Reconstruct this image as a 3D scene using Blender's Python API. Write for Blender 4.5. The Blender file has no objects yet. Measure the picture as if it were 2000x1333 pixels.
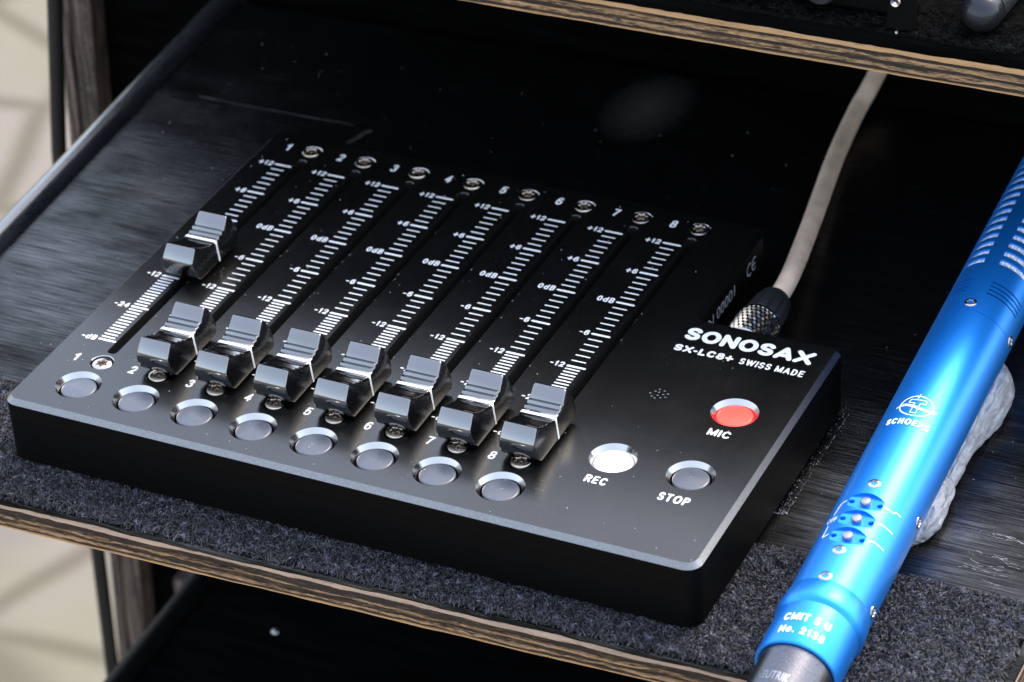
import bpy, bmesh, math, random
import numpy as np
from mathutils import Vector, Matrix
from mathutils import noise as mnoise

S = 0.018                     # one modelling unit = 18 mm (the pitch of two faders)
rnd = random.Random(7)
nr = np.random.default_rng(11)
scene = bpy.context.scene
COL = scene.collection
R = math.radians

# ------------------------------------------------------------------ camera
CAM = Vector((23.0075, -30.3466, 25.4329)) * S
right = Vector((0.902705, 0.427088, -0.052147))
down = Vector((0.199219, -0.522315, -0.829155))
fwd = Vector((-0.381360, 0.738094, -0.556581))
cd = bpy.data.cameras.new('camera')
cam = bpy.data.objects.new('camera', cd)
COL.objects.link(cam)
cam.matrix_world = Matrix(((right.x, -down.x, -fwd.x, CAM.x), (right.y, -down.y, -fwd.y, CAM.y),
                           (right.z, -down.z, -fwd.z, CAM.z), (0, 0, 0, 1)))
cd.sensor_width = 36.0
cd.lens = 36.0 * 5923.04 / 2000.0
cd.clip_start = 0.02
cd.clip_end = 2000.0
cd.dof.use_dof = True
cd.dof.focus_distance = 43.8 * S
cd.dof.aperture_fstop = 23.0
scene.camera = cam

# ------------------------------------------------------------------ light
SUN_EL, SUN_AZ = 47.0, 22.0          # azimuth clockwise from +Y
world = bpy.data.worlds.new('World')
scene.world = world
world.use_nodes = True
wn = world.node_tree
sky = wn.nodes.new('ShaderNodeTexSky')
sky.sky_type = 'NISHITA'
sky.sun_disc = False
sky.sun_elevation = R(SUN_EL)
sky.sun_rotation = R(SUN_AZ)
sky.dust_density = 3.0
sky.air_density = 1.3
sky.ozone_density = 1.0
cloud = wn.nodes.new('ShaderNodeMix')
cloud.data_type = 'RGBA'
cloud.inputs[0].default_value = 0.45
cloud.inputs[7].default_value = (3.1, 3.27, 3.60, 1)      # an even layer of thin cloud over the blue
wn.links.new(sky.outputs[0], cloud.inputs[6])
wn.links.new(cloud.outputs[2], wn.nodes['Background'].inputs[0])
wn.nodes['Background'].inputs[1].default_value = 0.15
sd = bpy.data.lights.new('sun', 'SUN')
sd.energy = 0.55
sd.angle = R(24)
sd.color = (1.0, 0.93, 0.83)
sun = bpy.data.objects.new('sun', sd)
COL.objects.link(sun)
az, el = R(SUN_AZ), R(SUN_EL)
sdir = Vector((math.sin(az) * math.cos(el), math.cos(az) * math.cos(el), math.sin(el)))
sun.rotation_euler = sdir.to_track_quat('Z', 'Y').to_euler()
sun.location = sdir * 3
scene.view_settings.view_transform = 'Standard'
scene.view_settings.look = 'None'
scene.view_settings.exposure = 2.25
scene.view_settings.gamma = 1.0

# ------------------------------------------------------------------ helpers
ORG = {}


def thing(name, label, cat, loc=(0, 0, 0), group=None):
    o = bpy.data.objects.new(name, None)
    COL.objects.link(o)
    o.empty_display_size = 0.01
    o.location = Vector(loc) * S
    ORG[o.name] = Vector(loc)
    o['label'] = label
    o['category'] = cat
    if group:
        o['group'] = group
    return o


def link(name, me, parent=None, loc=None, kind=None, label=None, bevel=0, bseg=2, bang=40):
    """links one mesh object; loc (units, world) is where its origin stands"""
    o = bpy.data.objects.new(name, me)
    COL.objects.link(o)
    base = ORG[parent.name] if parent else Vector((0, 0, 0))
    l = Vector(loc) if loc is not None else base
    o.parent = parent
    o.location = (l - base) * S
    ORG[o.name] = l
    if kind:
        o['kind'] = kind
    if label:
        o['label'] = label
    if bevel:
        m = o.modifiers.new('edge', 'BEVEL')
        m.width = bevel * S
        m.segments = bseg
        m.limit_method = 'ANGLE'
        m.angle_limit = R(bang)
    return o


def mesh(name, V, F, mats, mi=None, smooth=None, origin=(0, 0, 0)):
    me = bpy.data.meshes.new(name)
    V = (np.asarray(V, float) - np.asarray(origin, float)) * S
    me.from_pydata(V.tolist(), [], [tuple(int(q) for q in f) for f in F])
    for m in (mats if isinstance(mats, (list, tuple)) else [mats]):
        me.materials.append(m)
    if mi is not None:
        me.polygons.foreach_set('material_index', mi)
    if smooth is not None:
        me.polygons.foreach_set('use_smooth', [True] * len(me.polygons))
        me.set_sharp_from_angle(angle=R(smooth))
    me.update()
    return me


class MB:
    def __init__(self):
        self.v, self.f, self.m = [], [], []

    def add(self, V, F, m=0):
        b = len(self.v)
        self.v += [tuple(p) for p in V]
        self.f += [tuple(b + i for i in f) for f in F]
        self.m += [m] * len(F)

    def box(self, x0, x1, y0, y1, z0, z1, m=0):
        V = [(x, y, z) for z in (z0, z1) for y in (y0, y1) for x in (x0, x1)]
        self.add(V, [(0, 2, 3, 1), (4, 5, 7, 6), (0, 1, 5, 4), (2, 6, 7, 3), (0, 4, 6, 2), (1, 3, 7, 5)], m)

    def lathe(self, prof, n=48, m=0, cap=True, frame=None, ms=None):
        """prof: list of (h, r); axis from frame (origin, ex, ey, ez)"""
        o, ex, ey, ez = frame or (Vector((0, 0, 0)), Vector((1, 0, 0)), Vector((0, 1, 0)), Vector((0, 0, 1)))
        V, F = [], []
        for h, r in prof:
            for k in range(n):
                a = 2 * math.pi * k / n
                V.append(o + ez * h + ex * (r * math.cos(a)) + ey * (r * math.sin(a)))
        for j in range(len(prof) - 1):
            for k in range(n):
                F.append((j * n + k, j * n + (k + 1) % n, (j + 1) * n + (k + 1) % n, (j + 1) * n + k))
        nm = [m] * len(F)
        if ms:
            nm = [ms[j] for j in range(len(prof) - 1) for k in range(n)]
        b = len(self.v)
        self.v += [tuple(p) for p in V]
        self.f += [tuple(b + i for i in f) for f in F]
        self.m += nm
        if cap:
            L = len(prof) - 1
            self.f += [tuple(b + k for k in reversed(range(n))), tuple(b + L * n + k for k in range(n))]
            self.m += [nm[0], nm[-1]]

    def tube(self, pts, rads, n=16, m=0):
        P = [Vector(p) for p in pts]
        V, F = [], []
        up = Vector((0, 0, 1))
        for i, p in enumerate(P):
            t = (P[min(i + 1, len(P) - 1)] - P[max(i - 1, 0)]).normalized()
            if abs(t.dot(up)) > 0.97:
                up = Vector((1, 0, 0))
            a = t.cross(up).normalized()
            b_ = a.cross(t)
            r = rads[i] if hasattr(rads, '__len__') else rads
            for k in range(n):
                q = 2 * math.pi * k / n
                V.append(p + a * (r * math.cos(q)) + b_ * (r * math.sin(q)))
        for j in range(len(P) - 1):
            for k in range(n):
                F.append((j * n + k, j * n + (k + 1) % n, (j + 1) * n + (k + 1) % n, (j + 1) * n + k))
        L = len(P) - 1
        F += [tuple(reversed(range(n))), tuple(L * n + k for k in range(n))]
        self.add(V, F, m)

    def build(self, name, mats, parent=None, smooth=None, kind=None, label=None, loc=None, **kw):
        org = Vector(loc) if loc is not None else (ORG[parent.name] if parent else Vector((0, 0, 0)))
        me = mesh(name, self.v, self.f, mats, self.m, smooth, org)
        return link(name, me, parent, org, kind, label, **kw)


def rounded(pts, rad, d=0.0, n=8):
    """rounded polygon (ccw); d insets it while keeping the corner centres"""
    out = []
    N = len(pts)
    rr = rad if hasattr(rad, '__len__') else [rad] * N
    for i in range(N):
        p0, p, p1 = Vector(pts[i - 1]), Vector(pts[i]), Vector(pts[(i + 1) % N])
        a = (p - p0).normalized()
        b = (p1 - p).normalized()
        convex = a.x * b.y - a.y * b.x > 0
        na, nb = Vector((-a.y, a.x)), Vector((-b.y, b.x))
        r = rr[i]
        if convex:
            c = p + (na + nb) * r
            r2 = r - d
            t0, t1 = math.atan2(-na.y, -na.x), math.atan2(-nb.y, -nb.x)
        else:
            c = p - (na + nb) * r
            r2 = r + d
            t0, t1 = math.atan2(na.y, na.x), math.atan2(nb.y, nb.x)
        dt = (t1 - t0 + math.pi) % (2 * math.pi) - math.pi
        for k in range(n + 1):
            t = t0 + dt * k / n
            out.append((c.x + r2 * math.cos(t), c.y + r2 * math.sin(t)))
    return out


def strip_ribbon(pts, w, n=6):
    """2D stroke with round ends -> (verts, faces)"""
    P = [Vector(p) for p in pts]
    if len(P) > 6 and (P[0] - P[-1]).length < 1e-6:            # a closed ring
        P = P[:-1]
        m = len(P)
        V = []
        for i in range(m):
            t = (P[(i + 1) % m] - P[i - 1]).normalized()
            nn = Vector((-t.y, t.x)) * (w / 2)
            V += [P[i] + nn, P[i] - nn]
        G = []
        for i in range(m):
            j = (i + 1) % m
            f = (2 * i, 2 * i + 1, 2 * j + 1, 2 * j)
            ar = sum(V[f[q]].x * V[f[(q + 1) % 4]].y - V[f[q]].y * V[f[(q + 1) % 4]].x for q in range(4))
            G.append(f if ar > 0 else tuple(reversed(f)))
        return [(p.x, p.y) for p in V], G
    Lf, Rt = [], []
    for i, p in enumerate(P):
        t = (P[min(i + 1, len(P) - 1)] - P[max(i - 1, 0)])
        t = t.normalized() if t.length > 1e-9 else Vector((1, 0))
        if 0 < i < len(P) - 1:
            t0 = (p - P[i - 1]).normalized()
            k = max(0.5, math.sqrt(max(0.0, (1 + t0.dot((P[i + 1] - p).normalized())) / 2)))
        else:
            k = 1
        nn = Vector((-t.y, t.x)) * (w / 2 / k)
        Lf.append(p + nn)
        Rt.append(p - nn)
    V = Lf + Rt
    m = len(P)
    F = [(i, m + i, m + i + 1, i + 1) for i in range(m - 1)]
    for end, c in ((0, P[0]), (m - 1, P[-1])):
        t = (P[0] - P[1]) if end == 0 else (P[-1] - P[-2])
        a0 = math.atan2(t.y, t.x)
        idx = [m + end if end else end]
        b = len(V)
        for k in range(1, n):
            a = a0 + math.pi / 2 * (1 if end == 0 else 1)
            a = a0 - math.pi / 2 + math.pi * k / n
            V.append(c + Vector((math.cos(a), math.sin(a))) * (w / 2))
        if end == 0:
            F.append(tuple([0] + list(reversed(range(b, b + n - 1))) + [m])[::-1] if False else tuple([0] + [b + k for k in range(n - 1)] + [m]))
        else:
            F.append(tuple([m + end] + [b + k for k in range(n - 1)] + [end]))
    # make every face face upward
    G = []
    for f in F:
        ar = sum(V[f[i]].x * V[f[(i + 1) % len(f)]].y - V[f[i]].y * V[f[(i + 1) % len(f)]].x for i in range(len(f)))
        G.append(f if ar > 0 else tuple(reversed(f)))
    return [(p.x, p.y) for p in V], G


_tc = {}


def text2d(s, x0, x1, y0, y1, bold=0.0, space=1.0):
    """flat lettering of the built-in face fitted to a box"""
    key = (s, bold, space)
    if key not in _tc:
        cu = bpy.data.curves.new('lettering', 'FONT')
        cu.body = s
        cu.size = 1.0
        cu.offset = bold
        cu.space_character = space
        cu.resolution_u = 4
        ob = bpy.data.objects.new('lettering', cu)
        COL.objects.link(ob)
        dg = bpy.context.evaluated_depsgraph_get()
        me = bpy.data.meshes.new_from_object(ob.evaluated_get(dg))
        V = [(v.co.x, v.co.y) for v in me.vertices]
        F = [tuple(p.vertices) for p in me.polygons]
        G = []
        for f in F:
            ar = sum(V[f[i]][0] * V[f[(i + 1) % len(f)]][1] - V[f[i]][1] * V[f[(i + 1) % len(f)]][0] for i in range(len(f)))
            G.append(f if ar > 0 else tuple(reversed(f)))
        bpy.data.objects.remove(ob)
        bpy.data.curves.remove(cu)
        bpy.data.meshes.remove(me)
        _tc[key] = (V, G)
    V, F = _tc[key]
    A = np.array(V)
    lo, hi = A.min(0), A.max(0)
    if x1 is None:
        x1 = x0 + (hi[0] - lo[0]) / (hi[1] - lo[1]) * (y1 - y0)
    if x0 is None:
        x0 = x1 - (hi[0] - lo[0]) / (hi[1] - lo[1]) * (y1 - y0)
    B = np.stack([x0 + (A[:, 0] - lo[0]) / (hi[0] - lo[0]) * (x1 - x0), y0 + (A[:, 1] - lo[1]) / (hi[1] - lo[1]) * (y1 - y0)], 1)
    return B.tolist(), F


# ------------------------------------------------------------------ materials
def mat(name, base=(0.5, 0.5, 0.5), rough=0.5, metal=0.0, spec=0.5, **kw):
    m = bpy.data.materials.new(name)
    m.use_nodes = True
    b = m.node_tree.nodes['Principled BSDF']
    b.inputs['Base Color'].default_value = (*base, 1)
    b.inputs['Roughness'].default_value = rough
    b.inputs['Metallic'].default_value = metal
    b.inputs['Specular IOR Level'].default_value = spec
    for k, v in kw.items():
        b.inputs[k].default_value = v
    return m


def N(m, typ, **kw):
    n = m.node_tree.nodes.new(typ)
    for k, v in kw.items():
        if k in n.inputs:
            n.inputs[k].default_value = v
        else:
            setattr(n, k, v)
    return n


def L(m, a, b):
    m.node_tree.links.new(a, b)


def coord(m, scale=(1, 1, 1), rot=(0, 0, 0)):
    """object coordinates counted in modelling units, stretched by scale"""
    tc = N(m, 'ShaderNodeTexCoord')
    mp = N(m, 'ShaderNodeMapping')
    mp.inputs['Scale'].default_value = [s / S for s in scale]
    mp.inputs['Rotation'].default_value = rot
    L(m, tc.outputs['Object'], mp.inputs['Vector'])
    return mp.outputs['Vector']


def noise(m, vec, scale=1.0, detail=4.0, rough=0.55):
    n = N(m, 'ShaderNodeTexNoise')
    n.inputs['Scale'].default_value = scale
    n.inputs['Detail'].default_value = detail
    n.inputs['Roughness'].default_value = rough
    L(m, vec, n.inputs['Vector'])
    return n.outputs['Fac']


def ramp(m, fac, stops):
    r = N(m, 'ShaderNodeValToRGB')
    cr = r.color_ramp
    while len(cr.elements) < len(stops):
        cr.elements.new(0.5)
    for e, (p, c) in zip(cr.elements, stops):
        e.position = p
        e.color = (*c, 1) if hasattr(c, '__len__') else (c, c, c, 1)
    L(m, fac, r.inputs['Fac'])
    return r.outputs['Color']


def bsdf(m):
    return m.node_tree.nodes['Principled BSDF']


def bump(m, fac, strength=0.3, dist=0.02):
    b = N(m, 'ShaderNodeBump')
    b.inputs['Strength'].default_value = strength
    b.inputs['Distance'].default_value = dist * S
    L(m, fac, b.inputs['Height'])
    L(m, b.outputs['Normal'], bsdf(m).inputs['Normal'])


def mixc(m, fac, a, b, typ='MIX'):
    n = N(m, 'ShaderNodeMix', data_type='RGBA', blend_type=typ)
    for s, v in ((n.inputs[0], fac), (n.inputs[6], a), (n.inputs[7], b)):
        if hasattr(v, 'is_linked'):
            L(m, v, s)
        elif hasattr(v, '__len__'):
            s.default_value = (*v, 1)
        else:
            s.default_value = v
    return n.outputs[2]


def math_n(m, op, a, b=None):
    n = N(m, 'ShaderNodeMath', operation=op)
    for s, v in zip(n.inputs, (a, b)):
        if v is None:
            continue
        if hasattr(v, 'is_linked'):
            L(m, v, s)
        else:
            s.default_value = v
    return n.outputs[0]


# anodised panel: near black, fine sparkling grain
M_panel = mat('anodised_black', (0.012, 0.013, 0.015), 0.24, 0.0, 0.62)
g = noise(M_panel, coord(M_panel), 55.0, 2.0, 0.7)
L(M_panel, ramp(M_panel, g, [(0.3, 0.0012), (0.55, 0.002), (0.66, 0.006), (0.76, 0.03)]), bsdf(M_panel).inputs['Base Color'])
L(M_panel, ramp(M_panel, g, [(0.3, 0.25), (0.7, 0.18)]), bsdf(M_panel).inputs['Roughness'])
smg = noise(M_panel, coord(M_panel, (0.55, 0.4, 1)), 1.0, 6.0, 0.65)
L(M_panel, math_n(M_panel, 'ADD', ramp(M_panel, g, [(0.3, 0.24), (0.7, 0.17)]), ramp(M_panel, smg, [(0.4, 0.0), (0.75, 0.09)])), bsdf(M_panel).inputs['Roughness'])
bump(M_panel, g, 0.10, 0.003)
M_case = mat('matt_black_case', (0.003, 0.003, 0.003), 0.5, 0.0, 0.08)
L(M_case, ramp(M_case, noise(M_case, coord(M_case), 40.0, 2.0), [(0.3, 0.0010), (0.7, 0.002)]), bsdf(M_case).inputs['Base Color'])
M_hole = mat('slot_interior', (0.004, 0.004, 0.004), 0.7, 0.0, 0.2)
M_edge = mat('cut_aluminium_edge', (0.60, 0.59, 0.58), 0.30, 1.0)
ge = noise(M_edge, coord(M_edge), 40.0, 2.0, 0.7)
L(M_edge, ramp(M_edge, ge, [(0.3, (0.17, 0.168, 0.166)), (0.7, (0.25, 0.248, 0.245))]), bsdf(M_edge).inputs['Base Color'])
M_rim = mat('cut_aluminium_rim', (0.42, 0.405, 0.39), 0.13, 1.0)
gr_ = noise(M_rim, coord(M_rim), 25.0, 3.0, 0.7)
L(M_rim, ramp(M_rim, gr_, [(0.3, 0.12), (0.7, 0.26)]), bsdf(M_rim).inputs['Roughness'])
M_knob = mat('gloss_black_plastic', (0.003, 0.003, 0.0035), 0.10, 0.0, 1.0, IOR=1.95)
M_flank = mat('moulded_black_plastic', (0.003, 0.003, 0.0035), 0.22, 0.0, 0.45)
L(M_flank, ramp(M_flank, noise(M_flank, coord(M_flank), 30.0, 3.0), [(0.3, 0.18), (0.7, 0.30)]), bsdf(M_flank).inputs['Roughness'])
gk = noise(M_knob, coord(M_knob), 30.0, 3.0, 0.6)
L(M_knob, ramp(M_knob, gk, [(0.35, 0.07), (0.7, 0.14)]), bsdf(M_knob).inputs['Roughness'])
M_white = mat('white_print', (0.78, 0.77, 0.76), 0.5, 0.0, 0.3)
gw = noise(M_white, coord(M_white), 30.0, 3.0)
L(M_white, ramp(M_white, gw, [(0.25, 0.45), (0.5, 0.64)]), bsdf(M_white).inputs['Base Color'])
M_serial = mat('grey_print', (0.30, 0.31, 0.33), 0.5, 0.0, 0.3)
M_button = mat('grey_button_plastic', (0.075, 0.082, 0.095), 0.34, 0.0, 0.7)
gb = noise(M_button, coord(M_button), 9.0, 4.0)
L(M_button, ramp(M_button, gb, [(0.3, (0.050, 0.058, 0.073)), (0.7, (0.064, 0.072, 0.090))]), bsdf(M_button).inputs['Base Color'])
M_red = mat('lit_red_button', (0.75, 0.06, 0.04), 0.35, 0.0, 0.5)
bsdf(M_red).inputs['Emission Color'].default_value = (1.0, 0.05, 0.035, 1)
bsdf(M_red).inputs['Emission Strength'].default_value = 0.30
M_ring = mat('lit_red_collar', (0.6, 0.01, 0.02), 0.35, 0.0, 0.5)
bsdf(M_ring).inputs['Emission Color'].default_value = (1.0, 0.0, 0.01, 1)
bsdf(M_ring).inputs['Emission Strength'].default_value = 0.12
M_wlit = mat('lit_white_button', (0.70, 0.70, 0.73), 0.35, 0.0, 0.5)
bsdf(M_wlit).inputs['Emission Color'].default_value = (0.95, 0.95, 1.0, 1)
bsdf(M_wlit).inputs['Emission Strength'].default_value = 0.36
M_wring = mat('lit_white_collar', (0.22, 0.22, 0.24), 0.35, 0.0, 0.5)
bsdf(M_wring).inputs['Emission Color'].default_value = (0.95, 0.95, 1.0, 1)
bsdf(M_wring).inputs['Emission Strength'].default_value = 0.06
M_screw = mat('nickel_screw', (0.50, 0.44, 0.39), 0.18, 1.0)
L(M_screw, ramp(M_screw, noise(M_screw, coord(M_screw), 14.0, 3.0), [(0.3, 0.10), (0.7, 0.28)]), bsdf(M_screw).inputs['Roughness'])
M_stud = mat('steel_stud', (0.30, 0.31, 0.34), 0.35, 1.0)
L(M_stud, ramp(M_stud, noise(M_stud, coord(M_stud), 20.0, 3.0), [(0.3, 0.28), (0.7, 0.45)]), bsdf(M_stud).inputs['Roughness'])
M_chrome = mat('nickel_collar', (0.46, 0.42, 0.38), 0.18, 1.0)
L(M_chrome, ramp(M_chrome, noise(M_chrome, coord(M_chrome), 14.0, 3.0), [(0.3, 0.12), (0.7, 0.26)]), bsdf(M_chrome).inputs['Roughness'])
M_rubber = mat('black_rubber', (0.009, 0.010, 0.012), 0.45, 0.0, 0.5)
bump(M_rubber, noise(M_rubber, coord(M_rubber), 35.0, 3.0), 0.15, 0.01)
M_cable = mat('cream_cable_jacket', (0.62, 0.57, 0.53), 0.5, 0.0, 0.4)
gc = noise(M_cable, coord(M_cable), 2.2, 5.0)
L(M_cable, ramp(M_cable, gc, [(0.3, (0.60, 0.43, 0.31)), (0.65, (0.84, 0.65, 0.49))]), bsdf(M_cable).inputs['Base Color'])
bump(M_cable, noise(M_cable, coord(M_cable), 30.0, 2.0), 0.08, 0.01)
M_blue = mat('blue_anodised_tube', (0.008, 0.26, 0.90), 0.42, 0.87)
gbl = noise(M_blue, coord(M_blue), 70.0, 2.0)
L(M_blue, ramp(M_blue, gbl, [(0.3, 0.39), (0.7, 0.45)]), bsdf(M_blue).inputs['Roughness'])
bsdf(M_blue).inputs['Coat Weight'].default_value = 0.5
bsdf(M_blue).inputs['Coat Roughness'].default_value = 0.30
M_mesh = mat('silver_wire_gauze', (0.62, 0.61, 0.60), 0.4, 0.25)
M_mprint = mat('silver_print', (0.82, 0.84, 0.86), 0.5, 0.0, 0.4)
M_fmesh = M_mesh
vg = N(M_mesh, 'ShaderNodeTexChecker')
vg.inputs['Scale'].default_value = 22.0
L(M_mesh, coord(M_mesh, (1, 1, 1), (0, 0, 0.6)), vg.inputs['Vector'])
L(M_mesh, mixc(M_mesh, vg.outputs['Fac'], (0.45, 0.43, 0.42), (0.80, 0.77, 0.75)), bsdf(M_mesh).inputs['Base Color'])
M_plugblk = mat('black_metal_plug', (0.05, 0.05, 0.06), 0.30, 1.0)
L(M_plugblk, ramp(M_plugblk, noise(M_plugblk, coord(M_plugblk), 30.0, 3.0), [(0.3, (0.10, 0.10, 0.115)), (0.7, (0.15, 0.15, 0.165))]), bsdf(M_plugblk).inputs['Base Color'])
M_putty = mat('grey_putty', (0.50, 0.51, 0.54), 0.42, 0.0, 0.5)
gp = noise(M_putty, coord(M_putty, (1, 1, 1)), 3.0, 6.0, 0.65)
L(M_putty, ramp(M_putty, gp, [(0.3, (0.13, 0.135, 0.15)), (0.6, (0.33, 0.335, 0.36))]), bsdf(M_putty).inputs['Base Color'])
wv = N(M_putty, 'ShaderNodeTexWave')
wv.inputs['Scale'].default_value = 3.5
wv.inputs['Distortion'].default_value = 9.0
wv.inputs['Detail'].default_value = 4.0
L(M_putty, coord(M_putty, (1, 0.5, 1)), wv.inputs['Vector'])
bump(M_putty, math_n(M_putty, 'ADD', wv.outputs['Fac'], math_n(M_putty, 'MULTIPLY', gp, 1.5)), 0.55, 0.035)


def ply_mat(name, bias, tan=(0.46, 0.30, 0.17), dark=(0.022, 0.016, 0.012), grain=(1.1, 14, 24)):
    """plywood edge: bare wood showing through worn black stain; bias moves the share of bare wood"""
    m = mat(name, tan, 0.6, 0.0, 0.3)
    a = noise(m, coord(m, grain), 1.0, 7.0, 0.68)
    fine = noise(m, coord(m, (8, 40, 70)), 1.0, 4.0, 0.6)
    f = math_n(m, 'ADD', math_n(m, 'MULTIPLY', a, 0.55), math_n(m, 'MULTIPLY', fine, 0.45))
    tone = ramp(m, noise(m, coord(m, (1.4, 12, 12)), 1.0, 3.0), [(0.3, tuple(c * 0.72 for c in tan)), (0.7, tan)])
    fac = ramp(m, f, [(bias - 0.06, 0.0), (bias + 0.07, 1.0)])
    L(m, mixc(m, fac, dark, tone), bsdf(m).inputs['Base Color'])
    bump(m, f, 0.5, 0.03)
    return m


M_plyL = ply_mat('bare_ply_edge', 0.36, (0.50, 0.285, 0.125))
M_plyM = ply_mat('worn_ply_edge', 0.485, (0.42, 0.245, 0.12))
M_plyD = ply_mat('stained_ply_edge', 0.585, (0.20, 0.115, 0.055))
M_plyP = ply_mat('pale_ply_edge', 0.38, (0.46, 0.32, 0.225))
# black painted deck with brushed streaks along the board
M_deck = mat('black_painted_deck', (0.004, 0.004, 0.004), 0.35, 0.0, 0.8)
gd = noise(M_deck, coord(M_deck, (0.9, 26, 26)), 1.0, 6.0, 0.65)
gd2 = noise(M_deck, coord(M_deck, (0.5, 0.9, 1)), 1.0, 5.0, 0.6)
L(M_deck, ramp(M_deck, gd2, [(0.35, 0.13), (0.65, 0.31)]), bsdf(M_deck).inputs['Roughness'])
scr = ramp(M_deck, gd, [(0.50, (0.0028, 0.0028, 0.0028)), (0.68, (0.007, 0.007, 0.007)), (0.80, (0.04, 0.039, 0.039))])
# soft round glow painted into the deck's base colour near the back
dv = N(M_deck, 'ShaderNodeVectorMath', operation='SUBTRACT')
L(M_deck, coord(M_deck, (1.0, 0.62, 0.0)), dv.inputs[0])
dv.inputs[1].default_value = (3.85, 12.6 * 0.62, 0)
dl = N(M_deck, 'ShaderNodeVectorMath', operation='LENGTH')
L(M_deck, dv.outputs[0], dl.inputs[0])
glow = ramp(M_deck, math_n(M_deck, 'ADD', dl.outputs['Value'], math_n(M_deck, 'MULTIPLY', gd2, 0.3)), [(0.0, 1.0), (0.5, 0.5), (1.7, 0.0)])
L(M_deck, mixc(M_deck, glow, scr, (0.060, 0.057, 0.050)), bsdf(M_deck).inputs['Base Color'])
L(M_deck, math_n(M_deck, 'MULTIPLY', ramp(M_deck, gd, [(0.38, 0.15), (0.62, 1.0)]), ramp(M_deck, noise(M_deck, coord(M_deck, (0.45, 0.8, 1)), 1.0, 4.0), [(0.36, 0.25), (0.62, 1.0)])), bsdf(M_deck).inputs['Specular IOR Level'])
bump(M_deck, gd, 0.7, 0.010)
M_black = mat('black_painted_board', (0.003, 0.003, 0.003), 0.75, 0.0, 0.0)
L(M_black, ramp(M_black, noise(M_black, coord(M_black, (0.6, 4, 4)), 1.0, 5.0), [(0.3, 0.0012), (0.7, 0.003)]), bsdf(M_black).inputs['Base Color'])
M_fuzz = mat('charcoal_loop_pile', (0.06, 0.06, 0.068), 0.55, 0.0, 0.5)
gf = noise(M_fuzz, coord(M_fuzz), 8.0, 4.0, 0.7)
L(M_fuzz, ramp(M_fuzz, gf, [(0.32, (0.012, 0.012, 0.014)), (0.52, (0.016, 0.016, 0.021)), (0.72, (0.15, 0.15, 0.19))]), bsdf(M_fuzz).inputs['Base Color'])
M_fuzz_dark = mat('black_loop_pile', (0.004, 0.004, 0.005), 0.9, 0.0, 0.0)
L(M_fuzz_dark, ramp(M_fuzz_dark, noise(M_fuzz_dark, coord(M_fuzz_dark), 8.0, 3.0), [(0.4, 0.002), (0.75, 0.016)]), bsdf(M_fuzz_dark).inputs['Base Color'])
M_strip = mat('strip_backing', (0.004, 0.004, 0.005), 0.85, 0.0, 0.0)
L(M_strip, ramp(M_strip, noise(M_strip, coord(M_strip), 12.0, 3.0), [(0.3, 0.002), (0.7, 0.006)]), bsdf(M_strip).inputs['Base Color'])
M_tube = mat('dark_lacquered_tube', (0.010, 0.011, 0.013), 0.27, 0.0, 1.0, IOR=1.8)
L(M_tube, ramp(M_tube, noise(M_tube, coord(M_tube, (4, 0.6, 4)), 1.0, 4.0), [(0.3, 0.20), (0.7, 0.36)]), bsdf(M_tube).inputs['Roughness'])
M_hose = mat('black_rubber_hose', (0.012, 0.013, 0.014), 0.5, 0.0, 0.4)
L(M_hose, ramp(M_hose, noise(M_hose, coord(M_hose), 6.0, 3.0), [(0.3, 0.003), (0.7, 0.007)]), bsdf(M_hose).inputs['Base Color'])
M_wood = ply_mat('stained_upright', 0.52, (0.20, 0.145, 0.115), (0.012, 0.011, 0.010), (14, 14, 0.25))
M_lint = mat('pale_lint', (0.62, 0.62, 0.64), 0.7, 0.0, 0.3)
L(M_lint, ramp(M_lint, noise(M_lint, coord(M_lint), 5.0, 2.0), [(0.3, 0.35), (0.7, 0.70)]), bsdf(M_lint).inputs['Base Color'])
M_chalk = mat('chalky_scratch', (0.40, 0.39, 0.38), 0.8, 0.0, 0.2)
gch = noise(M_chalk, coord(M_chalk, (6, 20, 1)), 1.0, 5.0, 0.7)
L(M_chalk, ramp(M_chalk, gch, [(0.42, (0.02, 0.02, 0.02)), (0.60, (0.28, 0.275, 0.27))]), bsdf(M_chalk).inputs['Base Color'])
M_scuff = mat('faint_scuff', (0.02, 0.02, 0.02), 0.7, 0.0, 0.2)
L(M_scuff, ramp(M_scuff, noise(M_scuff, coord(M_scuff, (4, 12, 1)), 1.0, 5.0, 0.7), [(0.40, 0.004), (0.7, 0.06)]), bsdf(M_scuff).inputs['Base Color'])
M_pearl = mat('dark_pearl_cap', (0.025, 0.027, 0.031), 0.22, 0.6)
L(M_pearl, ramp(M_pearl, noise(M_pearl, coord(M_pearl), 30.0, 3.0), [(0.3, 0.2), (0.7, 0.36)]), bsdf(M_pearl).inputs['Roughness'])
M_ground = mat('pale_stone_ground', (0.30, 0.27, 0.23), 0.9, 0.0, 0.2)
vor = N(M_ground, 'ShaderNodeTexVoronoi', feature='DISTANCE_TO_EDGE')
vor.inputs['Scale'].default_value = 0.125
gg0 = N(M_ground, 'ShaderNodeTexNoise')
gg0.inputs['Scale'].default_value = 0.06
vc = coord(M_ground)
L(M_ground, vc, gg0.inputs['Vector'])
vadd = N(M_ground, 'ShaderNodeVectorMath', operation='MULTIPLY_ADD')
L(M_ground, gg0.outputs['Color'], vadd.inputs[0])
vadd.inputs[1].default_value = (2.2, 2.2, 0)
L(M_ground, vc, vadd.inputs[2])
L(M_ground, vadd.outputs[0], vor.inputs['Vector'])
stone = ramp(M_ground, noise(M_ground, vc, 0.09, 4.0), [(0.3, (0.118, 0.104, 0.093)), (0.5, (0.178, 0.152, 0.126)), (0.7, (0.195, 0.160, 0.148))])
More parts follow.
